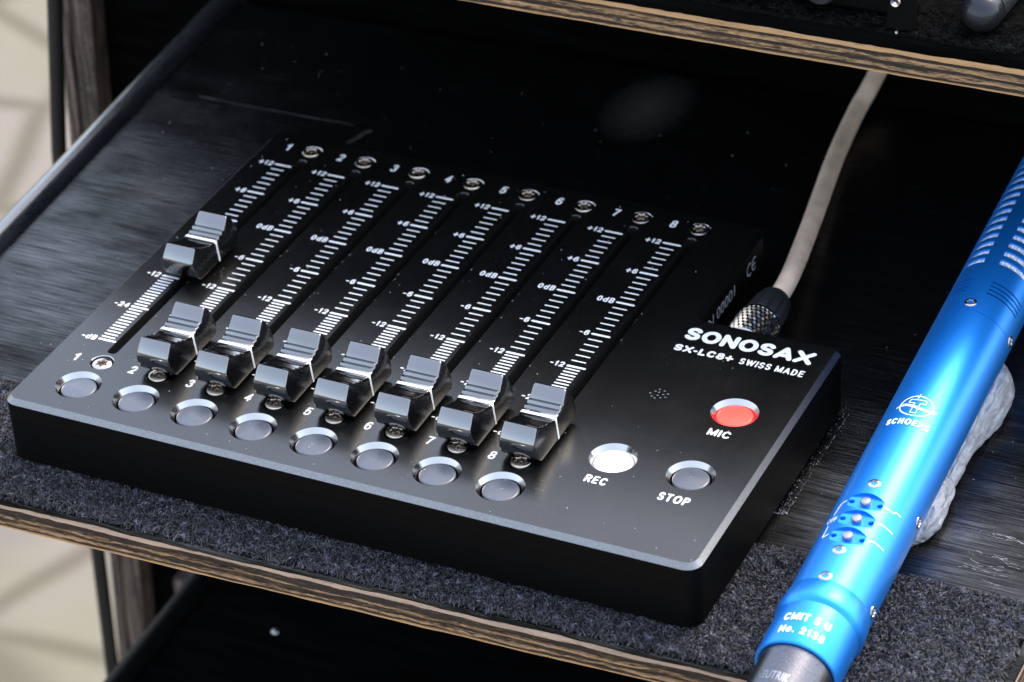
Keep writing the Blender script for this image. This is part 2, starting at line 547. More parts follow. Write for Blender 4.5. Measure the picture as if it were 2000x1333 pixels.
joint = ramp(M_ground, vor.outputs['Distance'], [(0.02, 0.0), (0.10, 1.0)])
grass = ramp(M_ground, noise(M_ground, vc, 0.028, 5.0), [(0.53, 0.0), (0.68, 1.0)])
gcol = mixc(M_ground, grass, (0.108, 0.088, 0.068), (0.105, 0.098, 0.058))
moss = mixc(M_ground, math_n(M_ground, 'MULTIPLY', grass, 0.65), stone, (0.150, 0.145, 0.072))
L(M_ground, mixc(M_ground, joint, gcol, moss), bsdf(M_ground).inputs['Base Color'])

# ------------------------------------------------------------------ ground
gb_ = MB()
GZ = -46.0
gb_.add([(-60000, -60000, GZ), (60000, -60000, GZ), (60000, 60000, GZ), (-60000, 60000, GZ)], [(0, 1, 2, 3)])
gb_.build('ground', M_ground, kind='structure')

# ------------------------------------------------------------------ the cart with its shelves
cart = thing('equipment_cart', 'black plywood equipment cart with worn edges, dark tube rails and stacked shelves', 'cart', (0, 0, GZ))
SL = 0.0315                                       # the pulled-out deck sits slightly askew


def front_y(x):
    return -1.56 + SL * x


def slab(parent, name, m, z0, z1, xl, xr, yfront, yback_l, yback_r, xbl, jag=0.02, step=0.2, round_top=0.0, seed=0):
    """one veneer of a board: full depth, its front edge slightly uneven"""
    r = random.Random(seed)
    n = max(2, int((xr - xl) / step))
    xs = [xl + (xr - xl) * i / n for i in range(n + 1)]
    off, v = [], 0.0
    for i in range(n + 1):
        v = 0.75 * v + r.uniform(-1, 1) * jag
        off.append(v + r.uniform(-0.35, 0.35) * jag)
    top = [(x, yfront(x) + o + round_top, z1) for x, o in zip(xs, off)]
    mid = [(x, yfront(x) + o + round_top * 0.25, z1 - round_top * 0.35) for x, o in zip(xs, off)]
    low = [(x, yfront(x) + o, z1 - round_top) for x, o in zip(xs, off)]
    bot = [(x, yfront(x) + o, z0) for x, o in zip(xs, off)]
    V = top + mid + low + bot
    k = n + 1
    F = []
    rows = [0, 1, 2, 3] if round_top > 0 else [0, 3]
    for a, b in zip(rows[:-1], rows[1:]):
        F += [(a * k + i, b * k + i, b * k + i + 1, a * k + i + 1) for i in range(n)]
    b0 = len(V)
    V += [(xr, yback_r, z1), (xbl, yback_l, z1), (xr, yback_r, z0), (xbl, yback_l, z0)]
    F.append(tuple(range(k)) + (b0, b0 + 1))
    F.append(tuple(3 * k + i for i in reversed(range(k))) + (b0 + 3, b0 + 2))
    er = [r_ * k + n for r_ in reversed(rows)]
    F.append((b0 + 2, b0) + tuple(reversed(er)) if False else tuple(er[::-1]) + (b0 + 2, b0))
    el_ = [r_ * k for r_ in rows]
    F.append((b0 + 1, b0 + 3) + tuple(reversed(el_)))
    F.append((b0, b0 + 2, b0 + 3, b0 + 1))
    mb = MB()
    mb.add(V, F)
    return mb.build(name, m, parent, smooth=35)


def loop_pile(name, parent, n, region, ztop, hmin, hmax, reject=None, w=0.011, seed=3, length=1.0, mtl=None):
    """tangle of tiny curled loops as thin ribbons; region(u,v)->x,y"""
    g_ = np.random.default_rng(seed)
    u, v = g_.random(n), g_.random(n)
    x, y = region(u, v)
    keep = np.ones(n, bool) if reject is None else ~reject(x, y)
    x, y = x[keep], y[keep]
    n = len(x)
    a = g_.random(n) * 2 * np.pi
    h = hmin + (hmax - hmin) * g_.random(n) ** 1.6
    ln = (0.06 + 0.15 * g_.random(n)) * length
    curl = (g_.random(n) - 0.5) * 0.22
    K = 5
    t = np.linspace(0, 1, K)
    dx, dy = np.cos(a), np.sin(a)
    px = x[:, None] + dx[:, None] * ln[:, None] * (t - 0.5) - dy[:, None] * curl[:, None] * (t * (1 - t)) * 2
    py = y[:, None] + dy[:, None] * ln[:, None] * (t - 0.5) + dx[:, None] * curl[:, None] * (t * (1 - t)) * 2
    lop = g_.random(n)[:, None] * 0.5
    pz = ztop + h[:, None] * (np.sin(np.pi * t) ** 0.7 * (1 - lop) + lop * t) - 0.01
    ww = w * (0.6 + 0.8 * g_.random(n))[:, None] * (1 - 0.35 * t)
    b = g_.random(n) * 2 * np.pi
    ox, oy, oz = np.cos(b)[:, None] * ww, np.sin(b)[:, None] * ww, (g_.random(n) - 0.5)[:, None] * ww * 1.6
    A = np.stack([px - ox, py - oy, pz - oz], -1)
    B = np.stack([px + ox, py + oy, pz + oz], -1)
    V = np.stack([A, B], 2).reshape(-1, 3)
    base = (np.arange(n) * K * 2)[:, None] + (np.arange(K - 1) * 2)[None]
    base = base.reshape(-1)
    F = np.stack([base, base + 1, base + 3, base + 2], 1)
    me = bpy.data.meshes.new(name)
    org = np.array(ORG[parent.name])
    V = ((V - org) * S).astype(np.float32)
    me.vertices.add(len(V))
    me.vertices.foreach_set('co', V.ravel())
    me.loops.add(F.size)
    me.loops.foreach_set('vertex_index', F.ravel().astype(np.int32))
    me.polygons.add(len(F))
    me.polygons.foreach_set('loop_start', (np.arange(len(F)) * 4).astype(np.int32))
    me.polygons.foreach_set('use_smooth', np.ones(len(F), bool))
    me.update(calc_edges=True)
    me.materials.append(mtl or M_fuzz)
    return link(name, me, parent, ORG[parent.name], kind='stuff')


DZ = -1.2                                         # top of the deck
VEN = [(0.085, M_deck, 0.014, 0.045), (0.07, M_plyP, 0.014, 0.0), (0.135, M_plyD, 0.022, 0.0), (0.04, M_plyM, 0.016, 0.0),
       (0.065, M_plyD, 0.016, 0.0), (0.045, M_plyM, 0.016, 0.0), (0.05, M_plyD, 0.012, 0.0), (0.022, M_plyL, 0.006, 0.0), (0.012, M_black, 0.006, 0.0)]
deck_root = MB()
deck_root.box(0, 0.02, 8, 8.02, DZ - 0.3, DZ - 0.28)
e_deck = bpy.data.objects.new('shelf', None)
COL.objects.link(e_deck)
e_deck.parent = cart
ORG[e_deck.name] = Vector((0, 0, DZ))
e_deck.location = (ORG[e_deck.name] - ORG[cart.name]) * S
e_deck['label'] = 'pulled-out shelf with a charcoal loop strip along its front'
e_deck.empty_display_size = 0.01
z = DZ
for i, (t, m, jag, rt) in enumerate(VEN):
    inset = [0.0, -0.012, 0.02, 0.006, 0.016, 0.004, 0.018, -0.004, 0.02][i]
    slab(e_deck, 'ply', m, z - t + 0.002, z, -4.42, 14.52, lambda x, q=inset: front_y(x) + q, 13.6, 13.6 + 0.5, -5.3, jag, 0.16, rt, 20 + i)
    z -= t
# loop strip along the front
def strip_region(u, v):
    x = -4.0 + u * (14.36 + 4.0)
    y = front_y(x) + 0.06 + v * 2.62
    return x, y


sb = MB()
nx = 90
rr = random.Random(5)
V = []
for i in range(nx + 1):
    x = -4.2 + (14.40 + 4.2) * i / nx
    yf = front_y(x) + 0.05 + rr.uniform(-0.018, 0.018)
    yb = front_y(x) + 2.68 + rr.uniform(-0.012, 0.012)
    V += [(x, yf, DZ + 0.002), (x, yf + 0.01, DZ + 0.035), (x, yb - 0.01, DZ + 0.035), (x, yb, DZ + 0.002)]
F = []
for i in range(nx):
    for j in range(3):
        F.append((4 * i + j, 4 * i + 4 + j, 4 * i + 5 + j, 4 * i + 1 + j))
F += [(3, 2, 1, 0), (4 * nx, 4 * nx + 1, 4 * nx + 2, 4 * nx + 3)]
sb.add(V, F)
sb.build('loop_strip', M_strip, e_deck, smooth=40)


def under_mixer(x, y):
    return (x > -0.78) & (x < 10.14) & (y > -0.5) & (y < 5)


loop_pile('loop_pile', e_deck, 210000, strip_region, DZ + 0.035, 0.015, 0.115, under_mixer, 0.0065)


def patch_region(u, v):
    x = 10.34 + u * 0.42 * (0.25 + 0.75 * v)
    return x, 2.15 + 3.0 * v


# lint strewn over the deck beside the controller, and dull scuffs
def specks(name, parent, pts, mtl, smin=0.006, smax=0.02, seed=1, kind='stuff'):
    r = random.Random(seed)
    mb = MB()
    for (x, y, zz) in pts:
        a = r.random() * 6.28
        s = smin + (smax - smin) * r.random() ** 2.5
        k = r.uniform(0.4, 1.0)
        c, d = math.cos(a) * s, math.sin(a) * s
        Vv = [(x - c, y - d, zz), (x + d * k, y - c * k, zz), (x + c, y + d, zz), (x - d * k, y + c * k, zz), (x, y, zz + s * 0.8)]
        mb.add(Vv, [(0, 1, 4), (1, 2, 4), (2, 3, 4), (3, 0, 4)])
    return mb.build(name, mtl, parent, kind=kind)


pts = []
for k in range(300):
    t = rnd.random() ** 1.8
    y = 2.3 + 2.9 * t
    pts.append((10.36 - 0.20 * rnd.random() - 0.05 * t + rnd.gauss(0, 0.015), y, DZ + 0.003))
for k in range(150):
    t = rnd.random() ** 1.4
    pts.append((10.385 - 0.02 * t + rnd.gauss(0, 0.008), 2.35 + 2.85 * t ** 1.2, DZ + 0.003))
for k in range(120):
    pts.append((rnd.uniform(10.3, 14), rnd.uniform(1.4, 9), DZ + 0.003))
for k in range(160):
    pts.append((rnd.uniform(-4, 8), rnd.uniform(7.9, 12.5), DZ + 0.003))
for k in range(90):
    pts.append((rnd.uniform(-4, -1), rnd.uniform(1.3, 8), DZ + 0.003))
specks('deck_lint', e_deck, pts, M_lint, 0.003, 0.011)
sc_ = MB()
for k in range(26):
    x0, y0 = rnd.uniform(13.05, 13.75), rnd.gauss(2.32, 0.16)
    if k < 6:
        x0, y0 = rnd.uniform(13.2, 13.5), rnd.gauss(2.93, 0.05)
    ln, w = rnd.uniform(0.1, 0.4), rnd.uniform(0.006, 0.02)
    a = rnd.gauss(-0.15, 0.25)
    p = [(x0 + ln * t * math.cos(a) + rnd.uniform(-.01, .01), y0 + ln * t * math.sin(a) + rnd.uniform(-.012, .012)) for t in (0, .25, .5, .75, 1)]
    Vv, Ff = strip_ribbon(p, w, 3)
    sc_.add([(a_, b_, DZ + 0.003 + k * 0.0002) for a_, b_ in Vv], Ff)
sc_.build('scratch_mark', M_chalk, e_deck, kind='stuff')
sm = MB()
for (a_, b_, w) in (((-3.95, 10.12), (-0.82, 10.18), 0.05), ((-0.62, 9.6), (-0.45, 10.1), 0.10)):
    p = [(a_[0] + (b_[0] - a_[0]) * t / 8 + rnd.uniform(-.02, .02), a_[1] + (b_[1] - a_[1]) * t / 8 + rnd.uniform(-.02, .02)) for t in range(9)]
    Vv, Ff = strip_ribbon(p, w, 3)
    sm.add([(x, y, DZ + 0.003) for x, y in Vv], Ff)
sm.build('scuff_mark', M_scuff, e_deck, kind='stuff')
# tube rail along the left end of the deck
rl = MB()
rl.tube([(-4.45 - 0.077 * (y - 2), y, DZ - 0.02) for y in np.linspace(-0.6, 14.2, 24)], 0.25, 24)
rl.build('rail', M_tube, cart, smooth=50)

# upper shelf
UZ = 4.08
e_up = bpy.data.objects.new('shelf', None)
COL.objects.link(e_up)
e_up.parent = cart
ORG[e_up.name] = Vector((0, 8, UZ))
e_up.location = (ORG[e_up.name] - ORG[cart.name]) * S
e_up['label'] = 'shelf above, its bare plywood edge worn through the black stain'
e_up.empty_display_size = 0.01
VEN2 = [(0.165, M_black, 0.016, 0.09), (0.072, M_plyL, 0.010, 0.0), (0.062, M_plyD, 0.020, 0.0), (0.07, M_plyM, 0.016, 0.0),
        (0.06, M_plyD, 0.016, 0.0), (0.075, M_plyM, 0.018, 0.0), (0.055, M_plyD, 0.012, 0.0), (0.022, M_plyL, 0.006, 0.0), (0.012, M_black, 0.006, 0.0)]
z = UZ
for i, (t, m, jag, rt) in enumerate(VEN2):
    inset = [0.012, -0.012, 0.014, 0.002, 0.014, 0.0, 0.012, -0.006, 0.02][i]
    slab(e_up, 'ply', m, z - t + 0.002, z, -5.0, 19.0, lambda x, q=inset: 7.08 + 0.005 * x + q, 14.245, 14.245, -5.0, jag, 0.16, rt, 60 + i)
    z -= t
ub = MB()
V = []
for i in range(81):
    x = -4.6 + (18.6 + 4.6) * i / 80
    yf = 7.2 + 0.005 * x + rr.uniform(-0.025, 0.025)
    V += [(x, yf, UZ + 0.002), (x, yf + 0.01, UZ + 0.04), (x, 8.9, UZ + 0.04), (x, 8.91, UZ + 0.002)]
F = []
for i in range(80):
    for j in range(3):
        F.append((4 * i + j, 4 * i + 4 + j, 4 * i + 5 + j, 4 * i + 1 + j))
F += [(3, 2, 1, 0), (320, 321, 322, 323)]
ub.add(V, F)
ub.build('loop_strip', M_strip, e_up, smooth=40)
loop_pile('loop_pile', e_up, 9000, lambda u, v: (2 + u * 13.5, 7.2 + 0.1 + 0.8 * v ** 1.5), UZ + 0.04, 0.01, 0.06, None, 0.006, 9, mtl=M_fuzz_dark)

# lower shelf, its rail, back panel, upright and hose
LZ = -12.0
lo = MB()
lo.add([(x, y, zz) for zz in (LZ - 0.6, LZ) for x, y in ((-4.6, 2.0), (15, 2.5), (15, 14.0), (-5.2, 14.0))],
       [(3, 2, 1, 0), (4, 5, 6, 7), (0, 1, 5, 4), (1, 2, 6, 5), (2, 3, 7, 6), (3, 0, 4, 7)])
lo.build('shelf', M_black, cart, label='black shelf deep in shadow under the pulled-out one', bevel=0.05)
rl = MB()
rl.tube([(-4.62 - 0.03 * (y - 4), y, LZ + 0.02) for y in np.linspace(1.5, 14.0, 20)], 0.24, 20)
rl.build('rail', M_case, cart, smooth=50)
hd = MB()
hd.lathe([(0.0, 0.085), (0.03, 0.08), (0.05, 0.05), (0.055, 0.0)], 16, frame=(Vector((-2.62, 8.42, LZ)), Vector((1, 0, 0)), Vector((0, 1, 0)), Vector((0, 0, 1))))
hd.build('bolt_head', M_stud, cart, smooth=50)
bp = MB()
bp.add([(-8.15, 14.25, 6.0), (20, 14.25, 6.0), (20, 14.25, -30), (-11.3, 14.25, -30), (-8.15, 14.75, 6.0), (20, 14.75, 6.0), (20, 14.75, -30), (-11.3, 14.75, -30)],
       [(0, 3, 2, 1), (4, 5, 6, 7), (0, 1, 5, 4), (1, 2, 6, 5), (2, 3, 7, 6), (3, 0, 4, 7)])
bp.build('back_panel', M_black, cart)
upr = MB()
def lean(x_at_m2, zz):
    return x_at_m2 - 0.06 * (-2 - zz)
yy0, yy1 = 13.7, 14.24
for a_, b_, d in ((-9.42, -9.16, 0.0), (-9.15, -8.93, 0.05), (-8.92, -8.66, 0.01)):
    upr2 = MB()
    Vv = []
    for zz in (6.0, GZ):
        k = 0.062 if zz < 0 else 0.062
        xa, xb = a_ + (zz + 2) * k, b_ + (zz + 2) * k
        Vv += [(xa, yy0 + d, zz), (xb, yy0 + d, zz), (xb, yy1, zz), (xa, yy1, zz)]
    upr2.add(Vv, [(0, 1, 2, 3), (7, 6, 5, 4), (4, 5, 1, 0), (5, 6, 2, 1), (6, 7, 3, 2), (7, 4, 0, 3)])
    upr2.build('upright', M_wood, cart, bevel=0.04)
bt = MB()
bt.add([(x, y, zz) for zz in (-16.75, -16.25) for x, y in ((-8.6, 13.6), (14, 13.6), (14, 14.24), (-8.6, 14.24))],
       [(3, 2, 1, 0), (4, 5, 6, 7), (0, 1, 5, 4), (1, 2, 6, 5), (2, 3, 7, 6), (3, 0, 4, 7)])
bt.build('batten', M_wood, cart, bevel=0.05)
hs = MB()
ctrl = [(-7.5, 12, 5.5), (-7.9, 12, 2.2), (-8.204, 12, -0.9), (-8.65, 12, -4.26), (-9.0, 12, -8.5), (-9.284, 12, -14.54), (-9.414, 12, -17.9), (-9.6, 12, -24), (-9.7, 12, -34), (-9.8, 12.5, GZ)]
hs.tube(ctrl, 0.155, 16)
hs.build('hose', M_hose, cart, smooth=60)

# ------------------------------------------------------------------ gear on the shelf above
gc_ = thing('gear_case', 'black instrument case with a screwed mounting ear on the shelf above', 'case', (7, 8, UZ + 0.04))
b = MB()
b.box(2.6, 10.05, 7.62, 12.5, UZ + 0.10, UZ + 1.5)
b.build('case_body', M_case, gc_, bevel=0.06)
b = MB()
b.box(10.06, 10.46, 7.30, 7.52, UZ + 0.06, UZ + 1.45)
b.build('mounting_ear', M_case, gc_, bevel=0.03)
yf = Vector((0, -1, 0))
for (px, pz, r) in ((10.20, 4.62, 0.085), (10.235, 4.12 + 0.02, 0.03)):
    b = MB()
    b.lathe([(0.0, r), (0.03, r), (0.05, r * 0.8), (0.04, r * 0.55), (0.02, 0.0)], 20, frame=(Vector((px, 7.30, pz)), Vector((1, 0, 0)), Vector((0, 0, 1)), yf))
    b.build('screw', M_screw if r > 0.05 else M_rim, gc_, smooth=40)
b = MB()
b.lathe([(0.0, 0.27), (0.16, 0.26), (0.19, 0.23), (0.19, 0.0)], 32, frame=(Vector((8.95, 7.62, 4.52)), Vector((1, 0, 0)), Vector((0, 0, 1)), yf))
b.build('knob', M_rubber, gc_, smooth=40)
th = thing('torch', 'dark round-ended metal tube lying on the shelf above beside the instrument case', 'torch', (11.4, 7.9, UZ + 0.1))
b = MB()
pr = [(0.0, 0.0)] + [(0.30 - 0.30 * math.cos(R(a)), 0.30 * math.sin(R(a))) for a in range(8, 91, 8)] + [(0.42, 0.30)]
pr[0] = (0.0, 0.001)
dirv = Vector((0.06, 0.99, 0.02)).normalized()
exx = dirv.cross(Vector((0, 0, 1))).normalized()
ezz = exx.cross(dirv)
tip = Vector((11.36, 7.42, UZ + 0.36))
b.lathe(pr, 32, frame=(tip, exx, ezz, dirv))
b.build('end_cap', M_pearl, th, smooth=50)
b = MB()
b.lathe([(0.425, 0.285), (0.45, 0.285), (0.452, 0.30), (5.5, 0.30)], 32, frame=(tip, exx, ezz, dirv))
b.build('barrel', M_rubber, th, smooth=50)

# ------------------------------------------------------------------ the fader controller
ctl = thing('fader_controller', 'flat black remote controller with eight fader caps and round buttons', 'audio controller', (4.7, 3.0, -1.14))
OUT = [(-0.92, -0.72), (10.28, -0.72), (10.28, 4.98), (7.98, 4.98), (7.98, 7.78), (-0.92, 7.78)]
RAD = [0.24, 0.24, 0.10, 0.12, 0.24, 0.24]
BEV = 0.075
o_out = rounded(OUT, RAD, 0.0)
o_in = rounded(OUT, RAD, BEV)
n = len(o_out)
PT = -0.36
V = [(x, y, 0.0) for x, y in o_in] + [(x, y, -BEV) for x, y in o_out] + [(x, y, PT) for x, y in o_out]
F = [tuple(range(n)), tuple(2 * n + i for i in reversed(range(n)))]
mi = [0, 2]
for i in range(n):
    j = (i + 1) % n
    xm, ym = (o_out[i][0] + o_out[j][0]) / 2, (o_out[i][1] + o_out[j][1]) / 2
    F.append((i, n + i, n + j, j)); mi.append(2 if ym > 4.7 else 1)
    F.append((n + i, 2 * n + i, 2 * n + j, n + j)); mi.append(2)
corg = ORG[ctl.name]
pme = mesh('panel_blank', V, F, [M_panel, M_edge, M_case, M_hole, M_rim], mi, None, corg)
# cutters: slots, button wells with chamfer, screw wells, sounder holes
ct = MB()
SLX = 0.015
for i in range(8):
    outl = rounded([(i + SLX - 0.075, 0.90), (i + SLX + 0.075, 0.90), (i + SLX + 0.075, 7.02), (i + SLX - 0.075, 7.02)], 0.07, 0.0, 5)
    k = len(outl)
    cx, cy = i + SLX, 3.96
    grow = [(x + (0.008 if x > cx else -0.008), y + (0.008 if y > cy else -0.008)) for x, y in outl]
    Vv = [(x, y, -0.30) for x, y in outl] + [(x, y, -0.012) for x, y in outl] + [(x, y, 0.02) for x, y in [(a + (0.022 if a > cx else -0.022), b_ + (0.022 if b_ > cy else -0.022)) for a, b_ in outl]]
    Ff = [tuple(reversed(range(k))), tuple(2 * k + q for q in range(k))]
    mm = [3, 3]
    for q in range(k):
        q2 = (q + 1) % k
        Ff.append((q, q2, k + q2, k + q)); mm.append(3)
        Ff.append((k + q, k + q2, 2 * k + q2, 2 * k + q)); mm.append(0)
    bse = len(ct.v)
    ct.v += Vv
    ct.f += [tuple(bse + q for q in f) for f in Ff]
    ct.m += mm
BR = 0.353
BUTTONS = [(i, 0.0, 'grey') for i in range(8)] + [(8.207, 1.2055, 'white'), (9.392, 1.215, 'grey'), (9.399, 2.858, 'red')]
for x, y, kind in BUTTONS:
    ct.lathe([(-0.31, 0.298), (-0.085, 0.298), (0.0, BR), (0.02, BR + 0.013)], 64, ms=[3, 4, 4], frame=(Vector((x, y, 0)), Vector((1, 0, 0)), Vector((0, 1, 0)), Vector((0, 0, 1))))
SCREWS = [(i + 0.015, 0.643) for i in range(8)] + [(i + 0.015, 7.295) for i in range(8)]
for x, y in SCREWS:
    ct.lathe([(-0.20, 0.178), (-0.012, 0.178), (0.0, 0.19), (0.02, 0.21)], 40, ms=[3, 4, 4], frame=(Vector((x, y, 0)), Vector((1, 0, 0)), Vector((0, 1, 0)), Vector((0, 0, 1))))
for dx, dy in [(-0.125, -0.02), (-0.075, -0.085), (-0.07, 0.05), (-0.015, -0.115), (0.0, -0.035), (-0.01, 0.045), (-0.03, 0.115), (0.055, 0.10), (0.06, -0.08), (0.068, 0.01), (0.13, 0.045), (0.125, -0.045)]:
    ct.lathe([(-0.2, 0.013), (-0.004, 0.013), (0.0, 0.0165), (0.01, 0.02)], 10, ms=[3, 4, 4], frame=(Vector((8.19 + dx, 2.885 + dy, 0)), Vector((1, 0, 0)), Vector((0, 1, 0)), Vector((0, 0, 1))))
cme = mesh('cutter', ct.v, ct.f, [M_panel, M_edge, M_case, M_hole, M_rim], ct.m, None, corg)


def boolean(me, cutter):
    oa = bpy.data.objects.new('blank', me)
    ob = bpy.data.objects.new('cutter', cutter)
    COL.objects.link(oa)
    COL.objects.link(ob)
    md = oa.modifiers.new('cut', 'BOOLEAN')
    md.object = ob
    md.solver = 'EXACT'
    md.use_self = False
    dg = bpy.context.evaluated_depsgraph_get()
    out = bpy.data.meshes.new_from_object(oa.evaluated_get(dg))
    bpy.data.objects.remove(oa)
    bpy.data.objects.remove(ob)
    return out


pan = boolean(pme, cme)
pan.name = 'top_panel'
pan.polygons.foreach_set('use_smooth', [True] * len(pan.polygons))
pan.set_sharp_from_angle(angle=R(28))
link('top_panel', pan, ctl, corg)
# lower case
V = [(x, y, PT - 0.004) for x, y in o_out] + [(x, y, -1.06) for x, y in o_out] + [(x, y, -1.14) for x, y in o_in]
F = [tuple(range(n)), tuple(2 * n + i for i in reversed(range(n)))]
for i in range(n):
    j = (i + 1) % n
    F += [(i, n + i, n + j, j), (n + i, 2 * n + i, 2 * n + j, n + j)]
b = MB()
b.add(V, F)
b.build('case', M_case, ctl, smooth=40)

# fader caps
prof = [(-.58, .07), (-.665, .15), (-.72, .27), (-.738, .40), (-.728, .455), (-.60, .612), (-.575, .632), (-.545, .626), (-.475, .575), (-.42, .568), (-.395, .535),
        (-.325, .526), (-.30, .494), (-.225, .486), (-.20, .456), (-.115, .448), (-.09, .432), (-.06, .430), (.05, .430), (.085, .430),
        (.112, .464), (.182, .452), (.208, .492), (.275, .480), (.305, .530), (.318, .540), (.395, .625), (.43, .642), (.46, .636), (.50, .605), (.555, .535), (.60, .44), (.635, .33), (.645, .22), (.625, .13), (.58, .07)]


def half(zv):
    return 0.315 - 0.058 * (zv - 0.07) / 0.56


kc = Vector((0.03, 0.0, 0.0))
k = len(prof)
V, F = [], []
layers = []
ins = [(1.0, 0.035), (0.0, 0.0)]
# side layers: inset profile at the outer side, full profile a little inwards
cxm, czm = -0.045, 0.30
for sgn in (-1, 1):
    pass


def prof_inset(d):
    out = []
    for i in range(k):
        p0, p, p1 = Vector(prof[i - 1]), Vector(prof[i]), Vector(prof[(i + 1) % k])
        a = (p - p0)
        c = (p1 - p)
        a = a.normalized() if a.length > 1e-6 else c.normalized()
        c = c.normalized() if c.length > 1e-6 else a
        nn = (Vector((-a.y, a.x)) + Vector((-c.y, c.x)))
        nn = nn.normalized() if nn.length > 1e-6 else Vector((0, 0))
        # profile runs front -> top -> back (clockwise seen from +x): interior is on the right
        out.append((p.x - (-nn.x) * -d if False else p.x - nn.x * d, p.y - nn.y * d))
    return out


rows = []
for (dx, d) in ((0.0, 0.030), (0.006, 0.016), (0.016, 0.006), (0.032, 0.0)):
    rows.append((-1, dx, prof_inset(d)))
rows = rows + [(1, dx, p) for (_, dx, p) in reversed(rows)]
for (sg, dx, P) in rows:
    for (yv, zv) in P:
        V.append((sg * (half(max(zv, 0.05)) - dx), yv, zv))
for r_ in range(len(rows) - 1):
    for i in range(k):
        j = (i + 1) % k
        F.append((r_ * k + i, r_ * k + j, (r_ + 1) * k + j, (r_ + 1) * k + i))
Lr = (len(rows) - 1) * k
F += [tuple(reversed(range(k))), tuple(Lr + i for i in range(k))]
kmi = [1 if i_ < k or (len(rows) - 2) * k <= i_ < (len(rows) - 1) * k else 0 for i_ in range(len(F) - 2)] + [1, 1]
kme = mesh('fader_cap', V, F, [M_knob, M_flank], kmi, 32)
bm_ = bmesh.new()
bm_.from_mesh(kme)
bmesh.ops.recalc_face_normals(bm_, faces=bm_.faces)
bm_.to_mesh(kme)
bm_.free()
# white index line over the saddle and down both flanks
lv = []
path = []
for sg in (-1, 1):
    pts_ = [(sg * (half(zz) + 0.0035), zz) for zz in (0.085, 0.15, 0.25, 0.33, 0.385)]
    pts_ += [(sg * (half(.40) + 0.001), 0.410), (sg * (half(.43) - 0.008), 0.431), (sg * (half(.43) - 0.030), 0.4370)]
    path.append(pts_)
line = path[0] + list(reversed(path[1]))
V, F = [], []
for i, (x, zz) in enumerate(line):
    w = 0.031 if abs(zz - 0.43) < 0.025 else 0.021
    V += [(x, -0.005 - w, zz), (x, -0.005 + w, zz)]
for i in range(len(line) - 1):
    F.append((2 * i, 2 * i + 2, 2 * i + 3, 2 * i + 1))
lme = mesh('index_line', V, F, M_white, None, 60)
proto = None
for i in range(8):
    y = 1.245 if i else 3.675
    if proto is None:
        cap = link('fader_cap', kme, ctl, (i + 0.03, y, 0.0))
        ln = link('index_line', lme, cap, (i + 0.03, y, 0.0))
        stem = MB()
        proto = (cap, ln)
    else:
        cap = proto[0].copy()
        COL.objects.link(cap)
        ORG[cap.name] = Vector((i + 0.03, y, 0))
        cap.location = (ORG[cap.name] - corg) * S
        ln = proto[1].copy()
        COL.objects.link(ln)
        ln.parent = cap
        ln.location = (0, 0, 0)
# stems inside the slots
sme = None
for i in range(8):
    y = 1.245 if i else 3.675
    if sme is None:
        mb = MB()
        mb.box(-0.05, 0.05, -0.2, 0.2, -0.28, 0.12)
        sme = mesh('fader_stem', mb.v, mb.f, M_hole)
    link('fader_stem', sme, ctl, (i + SLX, y, 0))

# buttons
bmesh_cache = {}
for kind, m in (('grey', M_button), ('white', M_wlit), ('red', M_red)):
    mb = MB()
    if kind == 'white':
        mb.lathe([(-0.30, 0.272), (-0.085, 0.272), (-0.068, 0.266), (-0.060, 0.254), (-0.066, 0.243), (-0.056, 0.236), (-0.052, 0.225), (-0.048, 0.0005)], 64, cap=False)
    else:
        mb.lathe([(-0.30, 0.268), (-0.085, 0.268), (-0.067, 0.264), (-0.058, 0.255), (-0.055, 0.24), (-0.050, 0.0005)], 64, cap=False)
    bmesh_cache[kind] = mesh('button', mb.v, mb.f, m, mb.m, 50)
bproto = {}
for x, y, kind in BUTTONS:
    if kind not in bproto:
        bproto[kind] = link('button', bmesh_cache[kind], ctl, (x, y, 0))
        if kind != 'grey':
            bproto[kind]['label'] = 'button glowing ' + kind
    else:
        o = bproto[kind].copy()
        COL.objects.link(o)
        o.location = (Vector((x, y, 0)) - corg) * S
# glowing collars in the wells of the two lit buttons
for x, y, m, kind in ((8.207, 1.2055, M_wring, 'white'), (9.399, 2.858, M_ring, 'red')):
    mb = MB()
    mb.lathe([(-0.14, 0.270), (-0.095, 0.271), (-0.088, 0.278), (-0.088, 0.292), (-0.14, 0.2965)], 64, cap=False)
    lr = mesh('light_ring', mb.v, mb.f, m, mb.m, 40)
    link('light_ring', lr, bproto[kind], (x, y, 0))
# screws with a six-lobed recess
def screw_mesh(r, nm, m, ns=48):
    mb = MB()
    rings = []
    star = lambda a: 0.50 * r + 0.11 * r * math.cos(6 * a)
    spec = [(-0.9 * r, lambda a: r), (-0.05 * r, lambda a: r), (0.07 * r, lambda a: 0.95 * r), (0.13 * r, lambda a: 0.84 * r), (0.16 * r, lambda a: star(a) * 1.06),
            (0.13 * r, star), (-0.40 * r, lambda a: star(a) * 0.96), (-0.42 * r, lambda a: 0.12 * r), (-0.2 * r, lambda a: 0.01 * r)]
    V, F = [], []
    for h, fn in spec:
        for q in range(ns):
            a = 2 * math.pi * q / ns
            V.append((fn(a) * math.cos(a), fn(a) * math.sin(a), h))
    for j in range(len(spec) - 1):
        for q in range(ns):
            F.append((j * ns + q, j * ns + (q + 1) % ns, (j + 1) * ns + (q + 1) % ns, (j + 1) * ns + q))
    return mesh(nm, V, F, m, None, 35)


